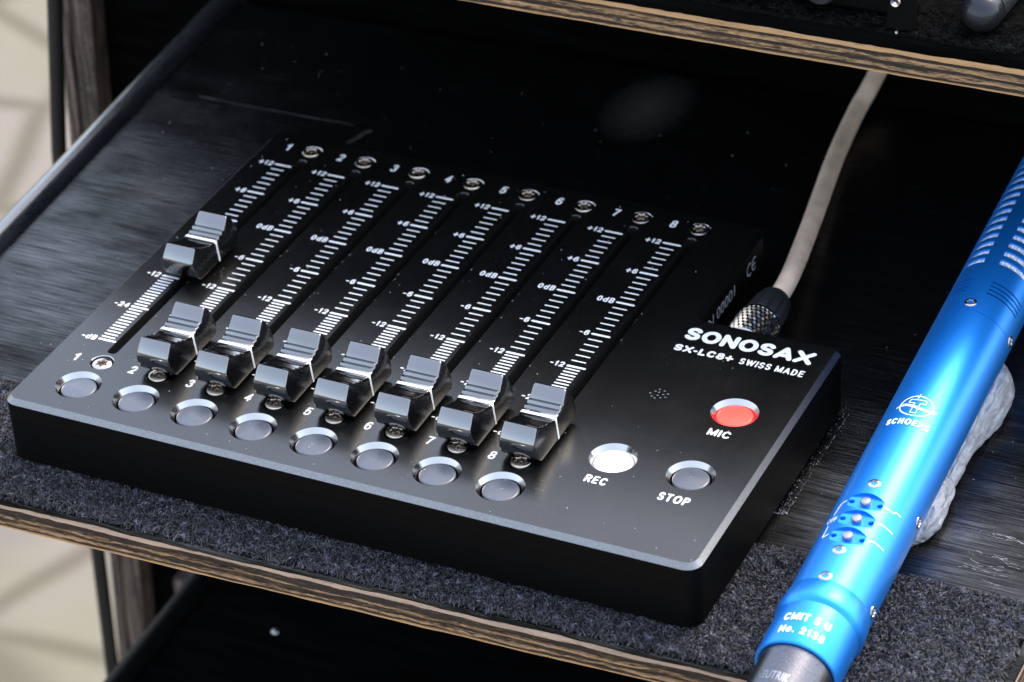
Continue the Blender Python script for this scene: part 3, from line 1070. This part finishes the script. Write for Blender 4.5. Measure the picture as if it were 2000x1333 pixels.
scm = screw_mesh(0.158, 'screw', M_screw)
sp = None
for q, (x, y) in enumerate(SCREWS):
    zc = -0.035 if q == 0 else 0.005
    if sp is None:
        sp = link('screw', scm, ctl, (x, y, zc))
        o = sp
    else:
        o = sp.copy()
        COL.objects.link(o)
        o.location = (Vector((x, y, zc)) - corg) * S
    o.rotation_euler = (R(rnd.uniform(-3, 3)), R(rnd.uniform(-3, 3)), R(rnd.uniform(0, 60)))

# printing: scales, numerals, words
PZ = 0.0035


def cap_bar(mb, x0, x1, y, w):
    Vv, Ff = strip_ribbon([(x0 + w / 2, y), ((x0 + x1) / 2, y), (x1 - w / 2, y)], w, 4)
    mb.add([(a_, b_, PZ) for a_, b_ in Vv], Ff)


def put(mb, s, x0, x1, y0, y1, bold=0.03, space=1.0, zz=PZ):
    Vv, Ff = text2d(s, x0, x1, y0, y1, bold, space)
    mb.add([(a_, b_, zz) for a_, b_ in Vv], Ff)


def arc(cx, cy, rx, ry, a0, a1, n_=14):
    return [(cx + rx * math.cos(R(a0 + (a1 - a0) * i / n_)), cy + ry * math.sin(R(a0 + (a1 - a0) * i / n_))) for i in range(n_ + 1)]


def glyph(ch):
    """rounded letters and figures on a 1 x 1 box, as centre lines"""
    G = {
        'S': [arc(.50, .76, .44, .24, 20, 180, 12) + arc(.50, .745, .44, .235, 180, 262, 6)[1:] + arc(.50, .255, .46, .245, 82, 0, 6) + arc(.50, .24, .46, .24, 0, -158, 12)[1:]],
        'O': [arc(.5, .5, .5, .5, 90, 450, 36)], '0': [arc(.5, .5, .46, .5, 90, 450, 32)],
        'N': [[(0.03, 0), (0.03, 1)], [(0.03, 1), (0.97, 0)], [(0.97, 0), (0.97, 1)]],
        'A': [[(0, 0), (.5, 1)], [(.5, 1), (1, 0)], [(.2, .27), (.8, .27)]],
        'X': [[(0, 0), (1, 1)], [(0, 1), (1, 0)]],
        'L': [[(0.05, 1), (0.05, 0)], [(0.05, 0), (.95, 0)]],
        'C': [arc(.52, .5, .52, .5, 42, 318, 24)],
        '8': [arc(.5, .755, .40, .245, 90, 450, 24), arc(.5, .265, .48, .265, 90, 450, 24)],
        '+': [[(-.02, .45), (1.02, .45)], [(.5, .05), (.5, .87)]],
        '-': [[(.05, .42), (.95, .42)]],
        '1': [[(.15, .76), (.45, .80), (.68, 1)], [(.68, 1), (.68, 0)]],
        '2': [arc(.5, .70, .45, .30, 165, -20, 14) + [(.78, .44), (.30, .18), (.03, 0)], [(.03, 0), (.97, 0)]],
        '3': [arc(.48, .765, .42, .235, 160, -80, 14), arc(.47, .265, .48, .265, 85, -160, 14)],
        '4': [[(.72, 0), (.72, 1)], [(.72, 1), (0, .28)], [(0, .28), (1, .28)]],
        '5': [[(.92, 1), (.22, 1)], [(.22, 1), (.10, .48)], arc(.48, .33, .47, .33, 140, -155, 16)],
        '6': [arc(.5, .31, .46, .31, 90, 450, 24), arc(.56, .48, .53, .52, 50, 190, 12)],
        '7': [[(.03, 1), (.97, 1)], [(.97, 1), (.62, .55), (.36, 0)]],
        'd': [arc(.46, .34, .44, .34, 90, 450, 24), [(.93, 1), (.93, 0)]],
        'B': [[(.05, 0), (.05, 1)], [(.05, 1), (.5, 1)] + arc(.55, .765, .36, .235, 90, -90, 10) + [(.05, .53)], [(.5, .53)] + arc(.55, .265, .42, .265, 90, -90, 10) + [(.05, 0)]],
        'H': [[(.04, 0), (.04, 1)], [(.96, 0), (.96, 1)], [(.04, .52), (.96, .52)]],
        'U': [[(.04, 1), (.04, .35)] + arc(.5, .36, .46, .36, 180, 360, 14) + [(.96, 1)]],
        'o': [arc(.5, .36, .48, .36, 90, 450, 24)],
        '.': [[(.4, 0), (.5, 0), (.6, 0)]],
        'M': [[(0, 0), (0, 1)], [(0, 1), (.5, .05)], [(.5, .05), (1, 1)], [(1, 1), (1, 0)]],
        'I': [[(.5, 0), (.5, 1)]],
        'R': [[(.04, 0), (.04, 1)], [(.04, 1), (.5, 1)] + arc(.58, .745, .38, .255, 90, -90, 12) + [(.04, .49)], [(.55, .49), (.97, 0)]],
        'E': [[(.06, 0), (.06, 1)], [(.06, 1), (.97, 1)], [(.06, .52), (.88, .52)], [(.06, 0), (.97, 0)]],
        'T': [[(0, 1), (1, 1)], [(.5, 1), (.5, 0)]],
        'P': [[(.04, 0), (.04, 1)], [(.04, 1), (.5, 1)] + arc(.58, .735, .38, .265, 90, -90, 12) + [(.04, .47)]],
        'W': [[(0, 1), (.25, 0)], [(.25, 0), (.5, .95)], [(.5, .95), (.75, 0)], [(.75, 0), (1, 1)]],
        'D': [[(.04, 0), (.04, 1)], [(.04, 1), (.35, 1)] + arc(.42, .5, .54, .5, 90, -90, 16) + [(.04, 0)]],
    }
    return G[ch]


def letter(mb, ch, x0, x1, y0, y1, w, lift=0.0):
    for q, st in enumerate(glyph(ch)):
        p = [(x0 + w / 2 + (x1 - x0 - w) * a_, y0 + w / 2 + (y1 - y0 - w) * b_) for a_, b_ in st]
        Vv, Ff = strip_ribbon(p, w, 5)
        mb.add([(a_, b_, PZ + 0.0005 * q) for a_, b_ in Vv], Ff)


WID = {'M': 1.12, 'I': 0.26, 'W': 1.35, 'E': 0.82, 'T': 0.86, 'S': 0.86, 'A': 0.98, 'C': 0.98, 'O': 1.06, 'D': 0.92, 'P': 0.86, 'R': 0.92, ' ': 0.34}


def word(name, s_, x0, x1, y0, y1, w, gap=0.16):
    mb = MB()
    tot = sum(WID[q] for q in s_) + gap * (len(s_) - 1)
    k_ = (x1 - x0) / tot
    x = x0
    for ch in s_:
        if ch != ' ':
            letter(mb, ch, x, x + WID[ch] * k_, y0, y1, w)
        x += (WID[ch] + gap) * k_
    return mb.build(name, M_white, ctl)


ROW = {'+12': 6.745, '+6': 5.818, '0dB': 4.918, '-6': 3.99, '-12': 3.085, '-24': 2.145, '-dB': 1.185}
keys = list(ROW)
for c in range(8):
    mb = MB()
    for a_, b_ in zip(keys[:-1], keys[1:]):
        nn = 12 if a_ in ('-12', '-24') else 6
        for q in range(1, nn):
            yq = ROW[a_] + (ROW[b_] - ROW[a_]) * q / nn
            cap_bar(mb, c - 0.372, c - 0.128, yq, 0.027 if nn == 6 else 0.033)
    for kx in keys:
        cap_bar(mb, c - 0.382, c - 0.066, ROW[kx], 0.046)
    mb.build('scale_ticks', M_white, ctl)
    mb = MB()
    for kx in keys:
        yv = ROW[kx]
        big = kx == '0dB'
        x = c - 0.412
        for ch in reversed(kx):
            wd = {'1': 0.055, 'd': 0.085, 'B': 0.085, '-': 0.062, '+': 0.09}.get(ch, 0.085)
            letter(mb, ch, x - wd, x, yv - 0.066 + (0.008 if big else 0), yv + 0.066 + (0.016 if big else 0), 0.026)
            x -= wd + (0.016 if ch not in '+-' else 0.02)
    mb.build('scale_figures', M_white, ctl)
    for y0, y1 in ((0.535, 0.735), (7.205, 7.42)):
        mb = MB()
        letter(mb, str(c + 1), c - 0.425 - 0.0575, c - 0.425 + 0.0575, y0, y1, 0.036)
        mb.build('channel_numeral', M_white, ctl)
for s, x0, x1, y0, y1 in (('MIC', 9.215, 9.56, 2.205, 2.375), ('REC', 8.022, 8.365, 0.54, 0.715), ('STOP', 9.148, 9.62, 0.525, 0.71)):
    word('button_caption', s, x0, x1, y0, y1, 0.034)


def stroke_word(name, word, x0, x1, y0, y1, w, widths, gap):
    mb = MB()
    tot = sum(widths) + gap * (len(word) - 1)
    sx = (x1 - x0) / tot
    x = x0
    ii = 0
    for ch, wd in zip(word, widths):
        for st in glyph(ch):
            xi0, xi1 = x + w / 2, x + wd * sx - w / 2
            p = [(xi0 + (xi1 - xi0) * a_, y0 + w / 2 + (y1 - y0 - w) * b_) for a_, b_ in st]
            Vv, Ff = strip_ribbon(p, w, 6)
            mb.add([(a_, b_, PZ + 0.0004 * (ii % 4)) for a_, b_ in Vv], Ff)
            ii += 1
        x += (wd + gap) * sx
    return mb.build(name, M_white, ctl)


stroke_word('maker_name', 'SONOSAX', 7.945, 9.985, 4.363, 4.69, 0.080, [.92, 1.08, 1.0, 1.08, .92, 1.08, 1.08], 0.06)
stroke_word('type_name', 'SX-LC8+', 7.925, 8.872, 4.032, 4.2, 0.042, [1.0, 1.1, .52, .9, 1.02, .95, .95], 0.10)
word('origin_caption', 'SWISS MADE', 8.972, 9.988, 4.033, 4.19, 0.028)
# serial print and mark on the inner flank of the notch (faces +x)
mb = MB()
Vv, Ff = text2d('S/N 00001', 5.05, 6.38, -0.46, -0.26, 0.0)
mb.add([(7.98 + 0.004, a_, b_) for a_, b_ in Vv], Ff)
for q, st in enumerate((arc(7.0, -0.35, 0.10, 0.105, 60, 300, 14), arc(7.20, -0.35, 0.10, 0.105, 60, 300, 14), [(7.11, -0.35), (7.23, -0.35)])):
    Vv, Ff = strip_ribbon(st, 0.026, 3)
    mb.add([(7.98 + 0.004 + 0.0006 * q, a_, b_) for a_, b_ in Vv], Ff)
mb.build('serial_print', M_serial, ctl)
# the socket in the notch
AXP = Vector((8.62, 4.98, -0.46))
b = MB()
b.lathe([(0.002, 0.30), (0.08, 0.30), (0.10, 0.27), (0.10, 0.0)], 32, frame=(AXP, Vector((1, 0, 0)), Vector((0, 0, -1)), Vector((0, 1, 0))))
b.build('socket', M_chrome, ctl, smooth=40)
pts = []
for kq in range(330):
    x, y = rnd.uniform(-0.8, 10.15), rnd.uniform(-0.6, 7.6)
    if x > 7.9 and y > 4.9:
        continue
    if any((x - bx) ** 2 + (y - by) ** 2 < 0.16 for bx, by, _ in BUTTONS) or any((x - bx) ** 2 + (y - by) ** 2 < 0.045 for bx, by in SCREWS):
        continue
    if abs(((x - SLX + 0.5) % 1) - 0.5) < 0.09 and x < 7.3 and 0.8 < y < 7.1:
        continue
    pts.append((x, y, 0.001))
for i in range(8):
    for kq in range(9):
        pts.append((i + SLX + 0.085 + abs(rnd.gauss(0, 0.03)), rnd.uniform(1.9, 5.0), 0.001))
for x, y, kind in BUTTONS:
    for kq in range(4):
        a_, r_ = rnd.random() * 6.28, rnd.random() * 0.24
        pts.append((x + r_ * math.cos(a_), y + r_ * math.sin(a_), -0.036))
specks('dust_specks', ctl, pts, M_lint, 0.003, 0.012, 4)

# ------------------------------------------------------------------ control cable
cb = thing('control_cable', 'cream cable plugged into the notch of the controller and running back under the shelf above', 'cable', (8.5, 5.1, -1.2))
fr = (AXP, Vector((1, 0, 0)), Vector((0, 0, -1)), Vector((0, 1, 0)))
b = MB()
nk, hts = 56, np.linspace(0.16, 0.78, 15)
V, F = [], []
for j, h in enumerate(hts):
    for q in range(nk):
        a_ = 2 * math.pi * (q + 0.5 * (j % 2)) / nk
        r_ = 0.335 + (0.020 if (q % 2 == 0) == (j % 4 < 2) else -0.014)
        V.append((AXP.x + r_ * math.cos(a_), AXP.y + h, AXP.z - r_ * math.sin(a_)))
for j in range(len(hts) - 1):
    for q in range(nk):
        F.append((j * nk + q, j * nk + (q + 1) % nk, (j + 1) * nk + (q + 1) % nk, (j + 1) * nk + q))
b.add(V, F)
b.lathe([(0.11, 0.25), (0.13, 0.31), (0.155, 0.335)], 48, frame=fr, cap=False)
b.lathe([(0.78, 0.325), (0.79, 0.335), (0.84, 0.335), (0.855, 0.32), (0.86, 0.2)], 48, frame=fr, cap=False)
b.build('knurled_collar', M_chrome, cb, smooth=12)
b = MB()
nf, V, F = 96, [], []
prf = [(0.855, 0.20), (0.856, 0.275), (0.88, 0.315), (0.92, 0.322), (1.26, 0.305), (1.34, 0.285), (1.48, 0.255), (1.52, 0.225), (1.525, 0.13)]
for j, (h, r_) in enumerate(prf):
    fl = 0.05 if 2 <= j <= 4 else (0.025 if j == 5 else 0.0)
    for q in range(nf):
        a_ = 2 * math.pi * q / nf
        gg = max(0.0, math.cos(a_ * 10)) ** 2
        rr_ = r_ - fl * gg
        V.append((AXP.x + rr_ * math.cos(a_), AXP.y + h, AXP.z - rr_ * math.sin(a_)))
for j in range(len(prf) - 1):
    for q in range(nf):
        F.append((j * nf + q, j * nf + (q + 1) % nf, (j + 1) * nf + (q + 1) % nf, (j + 1) * nf + q))
b.add(V, F)
b.build('plug_sleeve', M_rubber, cb, smooth=40)
b = MB()
cps = [Vector(p) for p in ((8.62, 6.30, -0.46), (8.62, 6.55, -0.465), (8.59, 6.95, -0.50), (8.48, 7.6, -0.60), (8.22, 8.9, -0.78), (7.92, 10.4, -0.92), (7.66, 11.8, -0.99), (7.52, 13.1, -0.92), (7.56, 13.7, -0.72), (7.62, 14.26, -0.45))]
path = []
for i in range(len(cps) - 1):
    p0, p1, p2, p3 = cps[max(i - 1, 0)], cps[i], cps[i + 1], cps[min(i + 2, len(cps) - 1)]
    for q in range(8):
        t = q / 8
        path.append(0.5 * ((2 * p1) + (p2 - p0) * t + (2 * p0 - 5 * p1 + 4 * p2 - p3) * t * t + (3 * p1 - p0 - 3 * p2 + p3) * t ** 3))
path.append(cps[-1])
b.tube(path, 0.158, 24)
b.build('cable_jacket', M_cable, cb, smooth=60)

# ------------------------------------------------------------------ shotgun microphone
A0 = Vector((11.985, 0.485, -0.5))
AX = Vector((-0.0006, 0.99473, 0.1025)).normalized()
EX = AX.cross(Vector((0, 0, 1))).normalized()
EZ = EX.cross(AX)
mic = thing('shotgun_microphone', 'blue anodised shotgun microphone propped on grey putty beside the controller', 'microphone', tuple(A0 + AX * 3 - Vector((0, 0, 0.6))))
MR = 0.595


def cp(s, th, r=MR):
    return A0 + AX * s + EX * (r * math.cos(R(th))) + EZ * (r * math.sin(R(th)))


mfr = (A0, EX, EZ, AX)
hb = MB()
hb.lathe([(-0.735, 0.3), (-0.735, MR), (5.296, MR), (5.302, MR - 0.012), (5.302, 0.3)], 128, frame=mfr, cap=True)
morg = ORG[mic.name]
hme = mesh('housing_blank', hb.v, hb.f, [M_blue, M_hole], hb.m, None, morg)
cu = MB()
CTH = 93.5
EN = EX * math.cos(R(CTH)) + EZ * math.sin(R(CTH))        # outward at the switches
ET = AX.cross(EN).normalized()                             # around the tube
if (cp(0, CTH - 20) - A0).dot(ET) < 0:
    ET = -ET
SW = [0.895, 0.535, 0.174]
for s0 in SW:
    c0 = A0 + AX * s0
    nE = 48
    Vv = []
    for h in (0.541, 0.75):
        for q in range(nE):
            a_ = 2 * math.pi * q / nE
            Vv.append(c0 + EN * h + ET * (0.285 * math.cos(a_)) + AX * (0.163 * math.sin(a_)))
    Ff = [tuple(reversed(range(nE))), tuple(nE + q for q in range(nE))] + [(q, (q + 1) % nE, nE + (q + 1) % nE, nE + q) for q in range(nE)]
    bm2 = bmesh.new()
    for p in Vv:
        bm2.verts.new(p)
    bm2.verts.ensure_lookup_table()
    for f in Ff:
        bm2.faces.new([bm2.verts[q] for q in f])
    bmesh.ops.recalc_face_normals(bm2, faces=bm2.faces)
    bm2.verts.index_update()
    cu.add([tuple(v.co) for v in bm2.verts], [tuple(v.index for v in f.verts) for f in bm2.faces], 0)
    bm2.free()
hme2 = boolean(hme, mesh('cutter', cu.v, cu.f, [M_blue, M_hole], cu.m, None, morg))
pits = MB()
for s0 in SW:
    for t0 in (0.205, -0.205):
        c0 = A0 + AX * s0 + ET * t0
        bm2 = bmesh.new()
        prp = [(0.48, 0.030), (0.525, 0.036), (0.56, 0.050)]
        for h, r_ in prp:
            for q in range(20):
                a_ = 2 * math.pi * q / 20
                bm2.verts.new(c0 + EN * h + ET * (r_ * math.cos(a_)) + AX * (r_ * math.sin(a_)))
        bm2.verts.ensure_lookup_table()
        for j in range(2):
            for q in range(20):
                bm2.faces.new([bm2.verts[j * 20 + q], bm2.verts[j * 20 + (q + 1) % 20], bm2.verts[(j + 1) * 20 + (q + 1) % 20], bm2.verts[(j + 1) * 20 + q]])
        bm2.faces.new([bm2.verts[q] for q in range(20)])
        bm2.faces.new([bm2.verts[40 + q] for q in range(20)])
        bmesh.ops.recalc_face_normals(bm2, faces=bm2.faces)
        bm2.verts.index_update()
        pits.add([tuple(v.co) for v in bm2.verts], [tuple(v.index for v in f.verts) for f in bm2.faces], 0)
        bm2.free()
hme3 = boolean(hme2, mesh('cutter', pits.v, pits.f, [M_blue, M_hole], pits.m, None, morg))
hme3.name = 'housing'
hme3.polygons.foreach_set('use_smooth', [True] * len(hme3.polygons))
hme3.set_sharp_from_angle(angle=R(20))
link('housing', hme3, mic, morg)
for s0 in SW:
    b = MB()
    b.lathe([(0.52, 0.078), (0.595, 0.078), (0.612, 0.066), (0.616, 0.05), (0.616, 0.0005)], 28, frame=(A0 + AX * s0 + ET * 0.0, ET, AX, EN) if ET.cross(AX).dot(EN) > 0 else (A0 + AX * s0, AX, ET, EN), cap=False)
    b.build('switch_stud', M_stud, mic, smooth=40)
# rear ring and name collar
b = MB()
b.lathe([(-0.738, 0.3), (-0.738, 0.598), (-0.75, 0.603), (-0.99, 0.632), (-1.09, 0.634), (-1.125, 0.622), (-1.18, 0.585)][::-1], 128, frame=mfr, cap=False)
b.build('rear_ring', M_blue, mic, smooth=30)
b = MB()
b.lathe([(-1.175, 0.3), (-1.175, 0.590), (-1.20, 0.592), (-1.93, 0.592), (-1.965, 0.580), (-1.975, 0.560), (-1.97, 0.535), (-1.80, 0.53)][::-1], 128, frame=mfr, cap=False)
b.build('name_collar', M_blue, mic, smooth=30)
# interference tube: rows of slots over a gauze
th_set, arcs = [], []
for kq in range(4):
    c_ = 95 + 90 * kq
    arcs.append((c_ + 11.5, c_ + 78.5))
    th_set += list(np.linspace(c_ - 11.5, c_ + 11.5, 7)) + list(np.linspace(c_ + 11.5, c_ + 78.5, 18))[1:-1]
th_set = sorted(set(round(t % 360, 4) for t in th_set))
ss = [5.306, 5.312]
holes = []
for g0 in (5.765, 5.855, 5.945, 6.035):
    ss += [g0 - 0.014, g0 + 0.014]
    holes.append((g0 - 0.014, g0 + 0.014, 0))
s0 = 6.47
while s0 < 11.2:
    ss += [s0, s0 + 0.115]
    holes.append((s0, s0 + 0.115, 1))
    s0 += 0.2165
ss += [11.55, 11.9]
ss = sorted(ss)
nt, nsx = len(th_set), len(ss)
pres = np.ones((nsx - 1, nt), bool)
for i in range(nsx - 1):
    cm = 0.5 * (ss[i] + ss[i + 1])
    for (a_, b_, kd) in holes:
        if a_ < cm < b_:
            for j in range(nt):
                t0, t1 = th_set[j], th_set[(j + 1) % nt]
                if t1 < t0:
                    t1 += 360
                tm = (0.5 * (t0 + t1)) % 360
                ext = 0 if kd else -2.0
                if any(a2 - ext - 0.01 < tm < b2 + ext + 0.01 or a2 - ext < tm + 360 < b2 + ext for a2, b2 in arcs):
                    pres[i, j] = False
V = []
for r_ in (MR, MR - 0.026):
    for s_ in ss:
        for t_ in th_set:
            V.append(cp(s_, t_, r_))
o2 = nsx * nt
F = []
for i in range(nsx - 1):
    for j in range(nt):
        if not pres[i, j]:
            continue
        j2 = (j + 1) % nt
        A, B, C_, D = i * nt + j, i * nt + j2, (i + 1) * nt + j2, (i + 1) * nt + j
        F.append((A, B, C_, D))
        F.append((o2 + D, o2 + C_, o2 + B, o2 + A))
        if i == 0 or not pres[i - 1, j]:
            F.append((A, o2 + A, o2 + B, B))
        if i == nsx - 2 or not pres[i + 1, j]:
            F.append((D, C_, o2 + C_, o2 + D))
        if not pres[i, j - 1]:
            F.append((A, D, o2 + D, o2 + A))
        if not pres[i, j2]:
            F.append((B, o2 + B, o2 + C_, C_))
b = MB()
b.add(V, F)
b.build('slotted_tube', M_blue, mic, smooth=30)
b = MB()
b.lathe([(5.32, MR - 0.055), (6.25, MR - 0.055)], 64, frame=mfr)
b.build('inner_sleeve', M_hole, mic, smooth=40)
b = MB()
b.lathe([(6.26, MR - 0.030), (11.6, MR - 0.030)], 96, frame=mfr)
b.build('gauze', M_mesh, mic, smooth=40)
b = MB()
b.lathe([(11.9, 0.3), (11.9, MR), (12.05, MR), (12.12, MR - 0.06), (12.12, 0.0005)], 96, frame=mfr, cap=False)
b.build('front_ring', M_blue, mic, smooth=30)


def radial_frame(s, th, r):
    e_n = EX * math.cos(R(th)) + EZ * math.sin(R(th))
    e_t = AX.cross(e_n).normalized()
    return Matrix(((e_t.x, AX.x, e_n.x), (e_t.y, AX.y, e_n.y), (e_t.z, AX.z, e_n.z))), A0 + AX * s + e_n * r


msm = screw_mesh(0.095, 'tube_screw', M_screw, 36)
mp0 = None
for s_, t_ in ((5.47, 94.1), (5.40, 5.0), (1.268, 94), (-0.135, 94.4), (-0.675, 94), (-0.60, 4.5), (1.268, 4)):
    mt, pos = radial_frame(s_, t_, MR - 0.002)
    if mp0 is None:
        mp0 = link('tube_screw', msm, mic, tuple(pos))
        o = mp0
    else:
        o = mp0.copy()
        COL.objects.link(o)
        o.location = (pos - morg) * S
    if mt.determinant() < 0:
        mt = mt @ Matrix(((-1, 0, 0), (0, 1, 0), (0, 0, 1)))
    o.rotation_euler = mt.to_euler()


def wrap(mb, V2, F2, s_base, r=MR + 0.003, flip=False):
    """V2: (theta in degrees, s)"""
    mb.add([tuple(cp(s_base + s_, t_, r)) for t_, s_ in V2], [tuple(reversed(f)) for f in F2] if flip else F2)


def mic_text(name, s, th0, th1, s0, s1, r=MR + 0.003, bold=0.02, space=1.0):
    Vv, Ff = text2d(s, 0, 1, 0, 1, bold, space)
    mb = MB()
    wrap(mb, [(th0 + (th1 - th0) * a_, s0 + (s1 - s0) * b_) for a_, b_ in Vv], Ff, 0.0, r)
    return mb.build(name, M_mprint, mic)


def mic_word(name, s_, th0, th1, s0, s1, w, r=MR + 0.003, gap=0.2):
    r += 0.004
    wid = dict(WID, **{'H': 0.95, 'U': 0.9, 'N': 1.0, 'o': 0.8, '.': 0.3, '1': 0.6, '2': 0.78, '3': 0.78, '5': 0.78, '8': 0.8})
    tot = sum(wid[q] for q in s_) + gap * (len(s_) - 1)
    full = math.radians(th0 - th1) * r
    k_ = full / tot
    tmp = MB()
    x = 0.0
    for ch in s_:
        if ch != ' ':
            letter(tmp, ch, x, x + wid[ch] * k_, s0, s1, w)
        x += (wid[ch] + gap) * k_
    mb = MB()
    mb.add([tuple(cp(b_, th0 - math.degrees(a_ / r), r + c_ - PZ)) for a_, b_, c_ in tmp.v], tmp.f)
    return mb.build(name, M_mprint, mic)


mic_word('maker_print', 'SCHOEPS', 125.5, 62.5, 2.575, 2.705, 0.026)
mic_word('type_print', 'CMIT 5 U', 121, 56, -1.57, -1.43, 0.026, 0.592 + 0.004)
mic_word('serial_print', 'No. 2138', 119.5, 56.5, -1.81, -1.675, 0.026, 0.592 + 0.004)
DEG = 180 / math.pi / MR                    # units of arc -> degrees


def mic_stroke(mb, pts_ts, w, lift=0.0):
    """pts in (theta, s): converts to arc units for an even line width"""
    P2 = [(-t_ / DEG, s_) for t_, s_ in pts_ts]
    # refine so that the line follows the curve of the tube
    fine = []
    for i in range(len(P2) - 1):
        for q in range(4):
            fine.append((P2[i][0] + (P2[i + 1][0] - P2[i][0]) * q / 4, P2[i][1] + (P2[i + 1][1] - P2[i][1]) * q / 4))
    fine.append(P2[-1])
    Vv, Ff = strip_ribbon(fine, w, 3)
    mb.add([tuple(cp(s_, -x_ * DEG, MR + 0.003 + lift)) for x_, s_ in Vv], Ff)


mb = MB()
cT, cS = 93.0, 3.005
mic_stroke(mb, [(cT + 0.248 * DEG * math.cos(R(a_)), cS + 0.214 * math.sin(R(a_))) for a_ in range(0, 361, 10)], 0.017)
Tp = [(104.5, 3.135), (82.5, 3.14), (81.2, 3.066), (89.4, 3.068), (89.4, 2.85), (97.4, 2.85), (97.2, 3.06), (105.6, 3.062), (104.5, 3.135)]
for q in range(len(Tp) - 1):
    mic_stroke(mb, [Tp[q], Tp[q + 1]], 0.013, 0.0005 * (1 + q % 2))
wave = [(121.2, 2.945), (116.4, 3.004), (108.4, 3.024), (98.2, 3.006), (87.8, 2.972), (76.9, 2.966), (64.2, 2.998)]
mic_stroke(mb, wave, 0.016, 0.0015)
mic_stroke(mb, [(t_, s_ - 0.03) for t_, s_ in wave[1:]], 0.014, 0.0015)
mic_stroke(mb, [(64.2, 2.998), (64.2, 2.968)], 0.013, 0.002)
mic_stroke(mb, [(95.6, 3.148), (94.6, 3.262)], 0.012, 0.0015)
mb.build('emblem', M_mprint, mic)
mb = MB()
for pl in ([(66.1, .906), (52.7, .904), (49.7, .942), (41.6, .944)], [(65.7, .544), (60.5, .592), (53.9, .594), (41.4, .59)], [(65.4, .189), (59.5, .242), (53.7, .241), (41.7, .239)],
           [(121.6, .908), (129.8, .862), (132.4, .64)], [(132.7, .397), (131.8, .165), (121.9, .192)]):
    mic_stroke(mb, pl, 0.016)
mb.build('switch_symbol', M_mprint, mic)
mic_text('switch_caption', 'OFF', 141, 122.5, 0.475, 0.575, bold=0.0)

# cable plug on the microphone
mp = thing('microphone_plug', 'black metal cable plug pushed into the lower end of the blue microphone', 'plug', tuple(A0 - AX * 3 - Vector((0, 0, 0.55))))
b = MB()
b.lathe([(-1.85, 0.42), (-1.86, 0.525), (-1.985, 0.525), (-2.01, 0.518), (-4.3, 0.505), (-4.5, 0.46), (-4.5, 0.0005)][::-1], 96, frame=mfr, cap=False)
b.build('plug_shell', M_plugblk, mp, smooth=30)
Vv, Ff = text2d('NEUTRIK', 0, 1, 0, 1, 0.02, 1.1)
b = MB()
b.add([tuple(cp(-2.62 + 0.15 * b_, 124 - 50 * a_, 0.520)) for a_, b_ in Vv], Ff)
b.build('embossed_name', M_stud, mp)

# ------------------------------------------------------------------ putty under the microphone
pt = thing('putty_lump', 'kneaded light grey putty roll propping up the blue microphone', 'putty', (12.3, 3.8, DZ))
pcs = [(12.20, 2.22, 0.14), (12.28, 2.36, 0.22), (12.31, 2.6, 0.31), (12.28, 2.95, 0.34), (12.24, 3.3, 0.31), (12.19, 3.6, 0.27), (12.20, 3.95, 0.31), (12.19, 4.3, 0.32),
       (12.18, 4.65, 0.30), (12.20, 5.0, 0.32), (12.26, 5.35, 0.40), (12.27, 5.75, 0.42), (12.16, 6.15, 0.40), (11.98, 6.5, 0.32), (11.85, 6.7, 0.15)]
M_ = []
dense = []
for i in range(len(pcs) - 1):
    for q in range(14):
        t = q / 14
        dense.append(tuple(pcs[i][c_] + (pcs[i + 1][c_] - pcs[i][c_]) * (t * t * (3 - 2 * t)) for c_ in range(3)))
dense.append(pcs[-1])
nq = 64
V, F = [], []
r1 = random.Random(3)
ph = [r1.uniform(0, 6.28) for _ in range(8)]
for i, (x, y, r_) in enumerate(dense):
    for q in range(nq):
        a_ = 2 * math.pi * q / nq
        w = 1 + 0.06 * math.sin(3 * a_ + 1.7 * y + ph[0]) + 0.05 * math.sin(5 * a_ - 2.3 * y + ph[1]) + 0.045 * math.sin(2 * a_ + 5.1 * y + ph[2]) + 0.02 * math.sin(9 * a_ + 7 * y + ph[3])
        nz = mnoise.turbulence(Vector((math.cos(a_) * 1.3, y * 1.9, math.sin(a_) * 1.3)), 4, True, noise_basis='PERLIN_ORIGINAL', amplitude_scale=0.6, frequency_scale=2.1)
        w = (w + 0.09 * (nz - 0.55)) * 0.95
        px, pz = r_ * w * 1.08 * math.cos(a_), r_ * w * math.sin(a_)
        zz = DZ + r_ * 0.86 + pz
        V.append((x + px, y + 0.03 * math.sin(4 * a_ + ph[4]), max(zz, DZ + 0.004 + 0.0004 * r1.random())))
for j in range(len(dense) - 1):
    for q in range(nq):
        F.append((j * nq + q, (j + 1) * nq + q, (j + 1) * nq + (q + 1) % nq, j * nq + (q + 1) % nq))
F += [tuple(range(nq)), tuple((len(dense) - 1) * nq + q for q in reversed(range(nq)))]
b = MB()
b.add(V, F)
b.build('putty_body', M_putty, pt, smooth=70)
# supporting wedge reaching up under the tube
b = MB()
bm2 = bmesh.new()
bmesh.ops.create_icosphere(bm2, subdivisions=4, radius=1.0)
for v in bm2.verts:
    d = v.co.copy()
    nn_ = 1 + 0.07 * math.sin(4 * d.x + 3 * d.y) + 0.06 * math.sin(6 * d.y - 2 * d.z) + 0.03 * math.sin(11 * d.x + 9 * d.z)
    v.co = Vector((11.95 + 0.50 * d.x * nn_, 5.2 + 0.9 * d.y * nn_, max(DZ + 0.004, -0.93 + 0.36 * d.z * nn_)))
bm2.verts.index_update()
b.add([tuple(v.co) for v in bm2.verts], [tuple(v.index for v in f.verts) for f in bm2.faces])
bm2.free()
b.build('putty_pad', M_putty, pt, smooth=70)
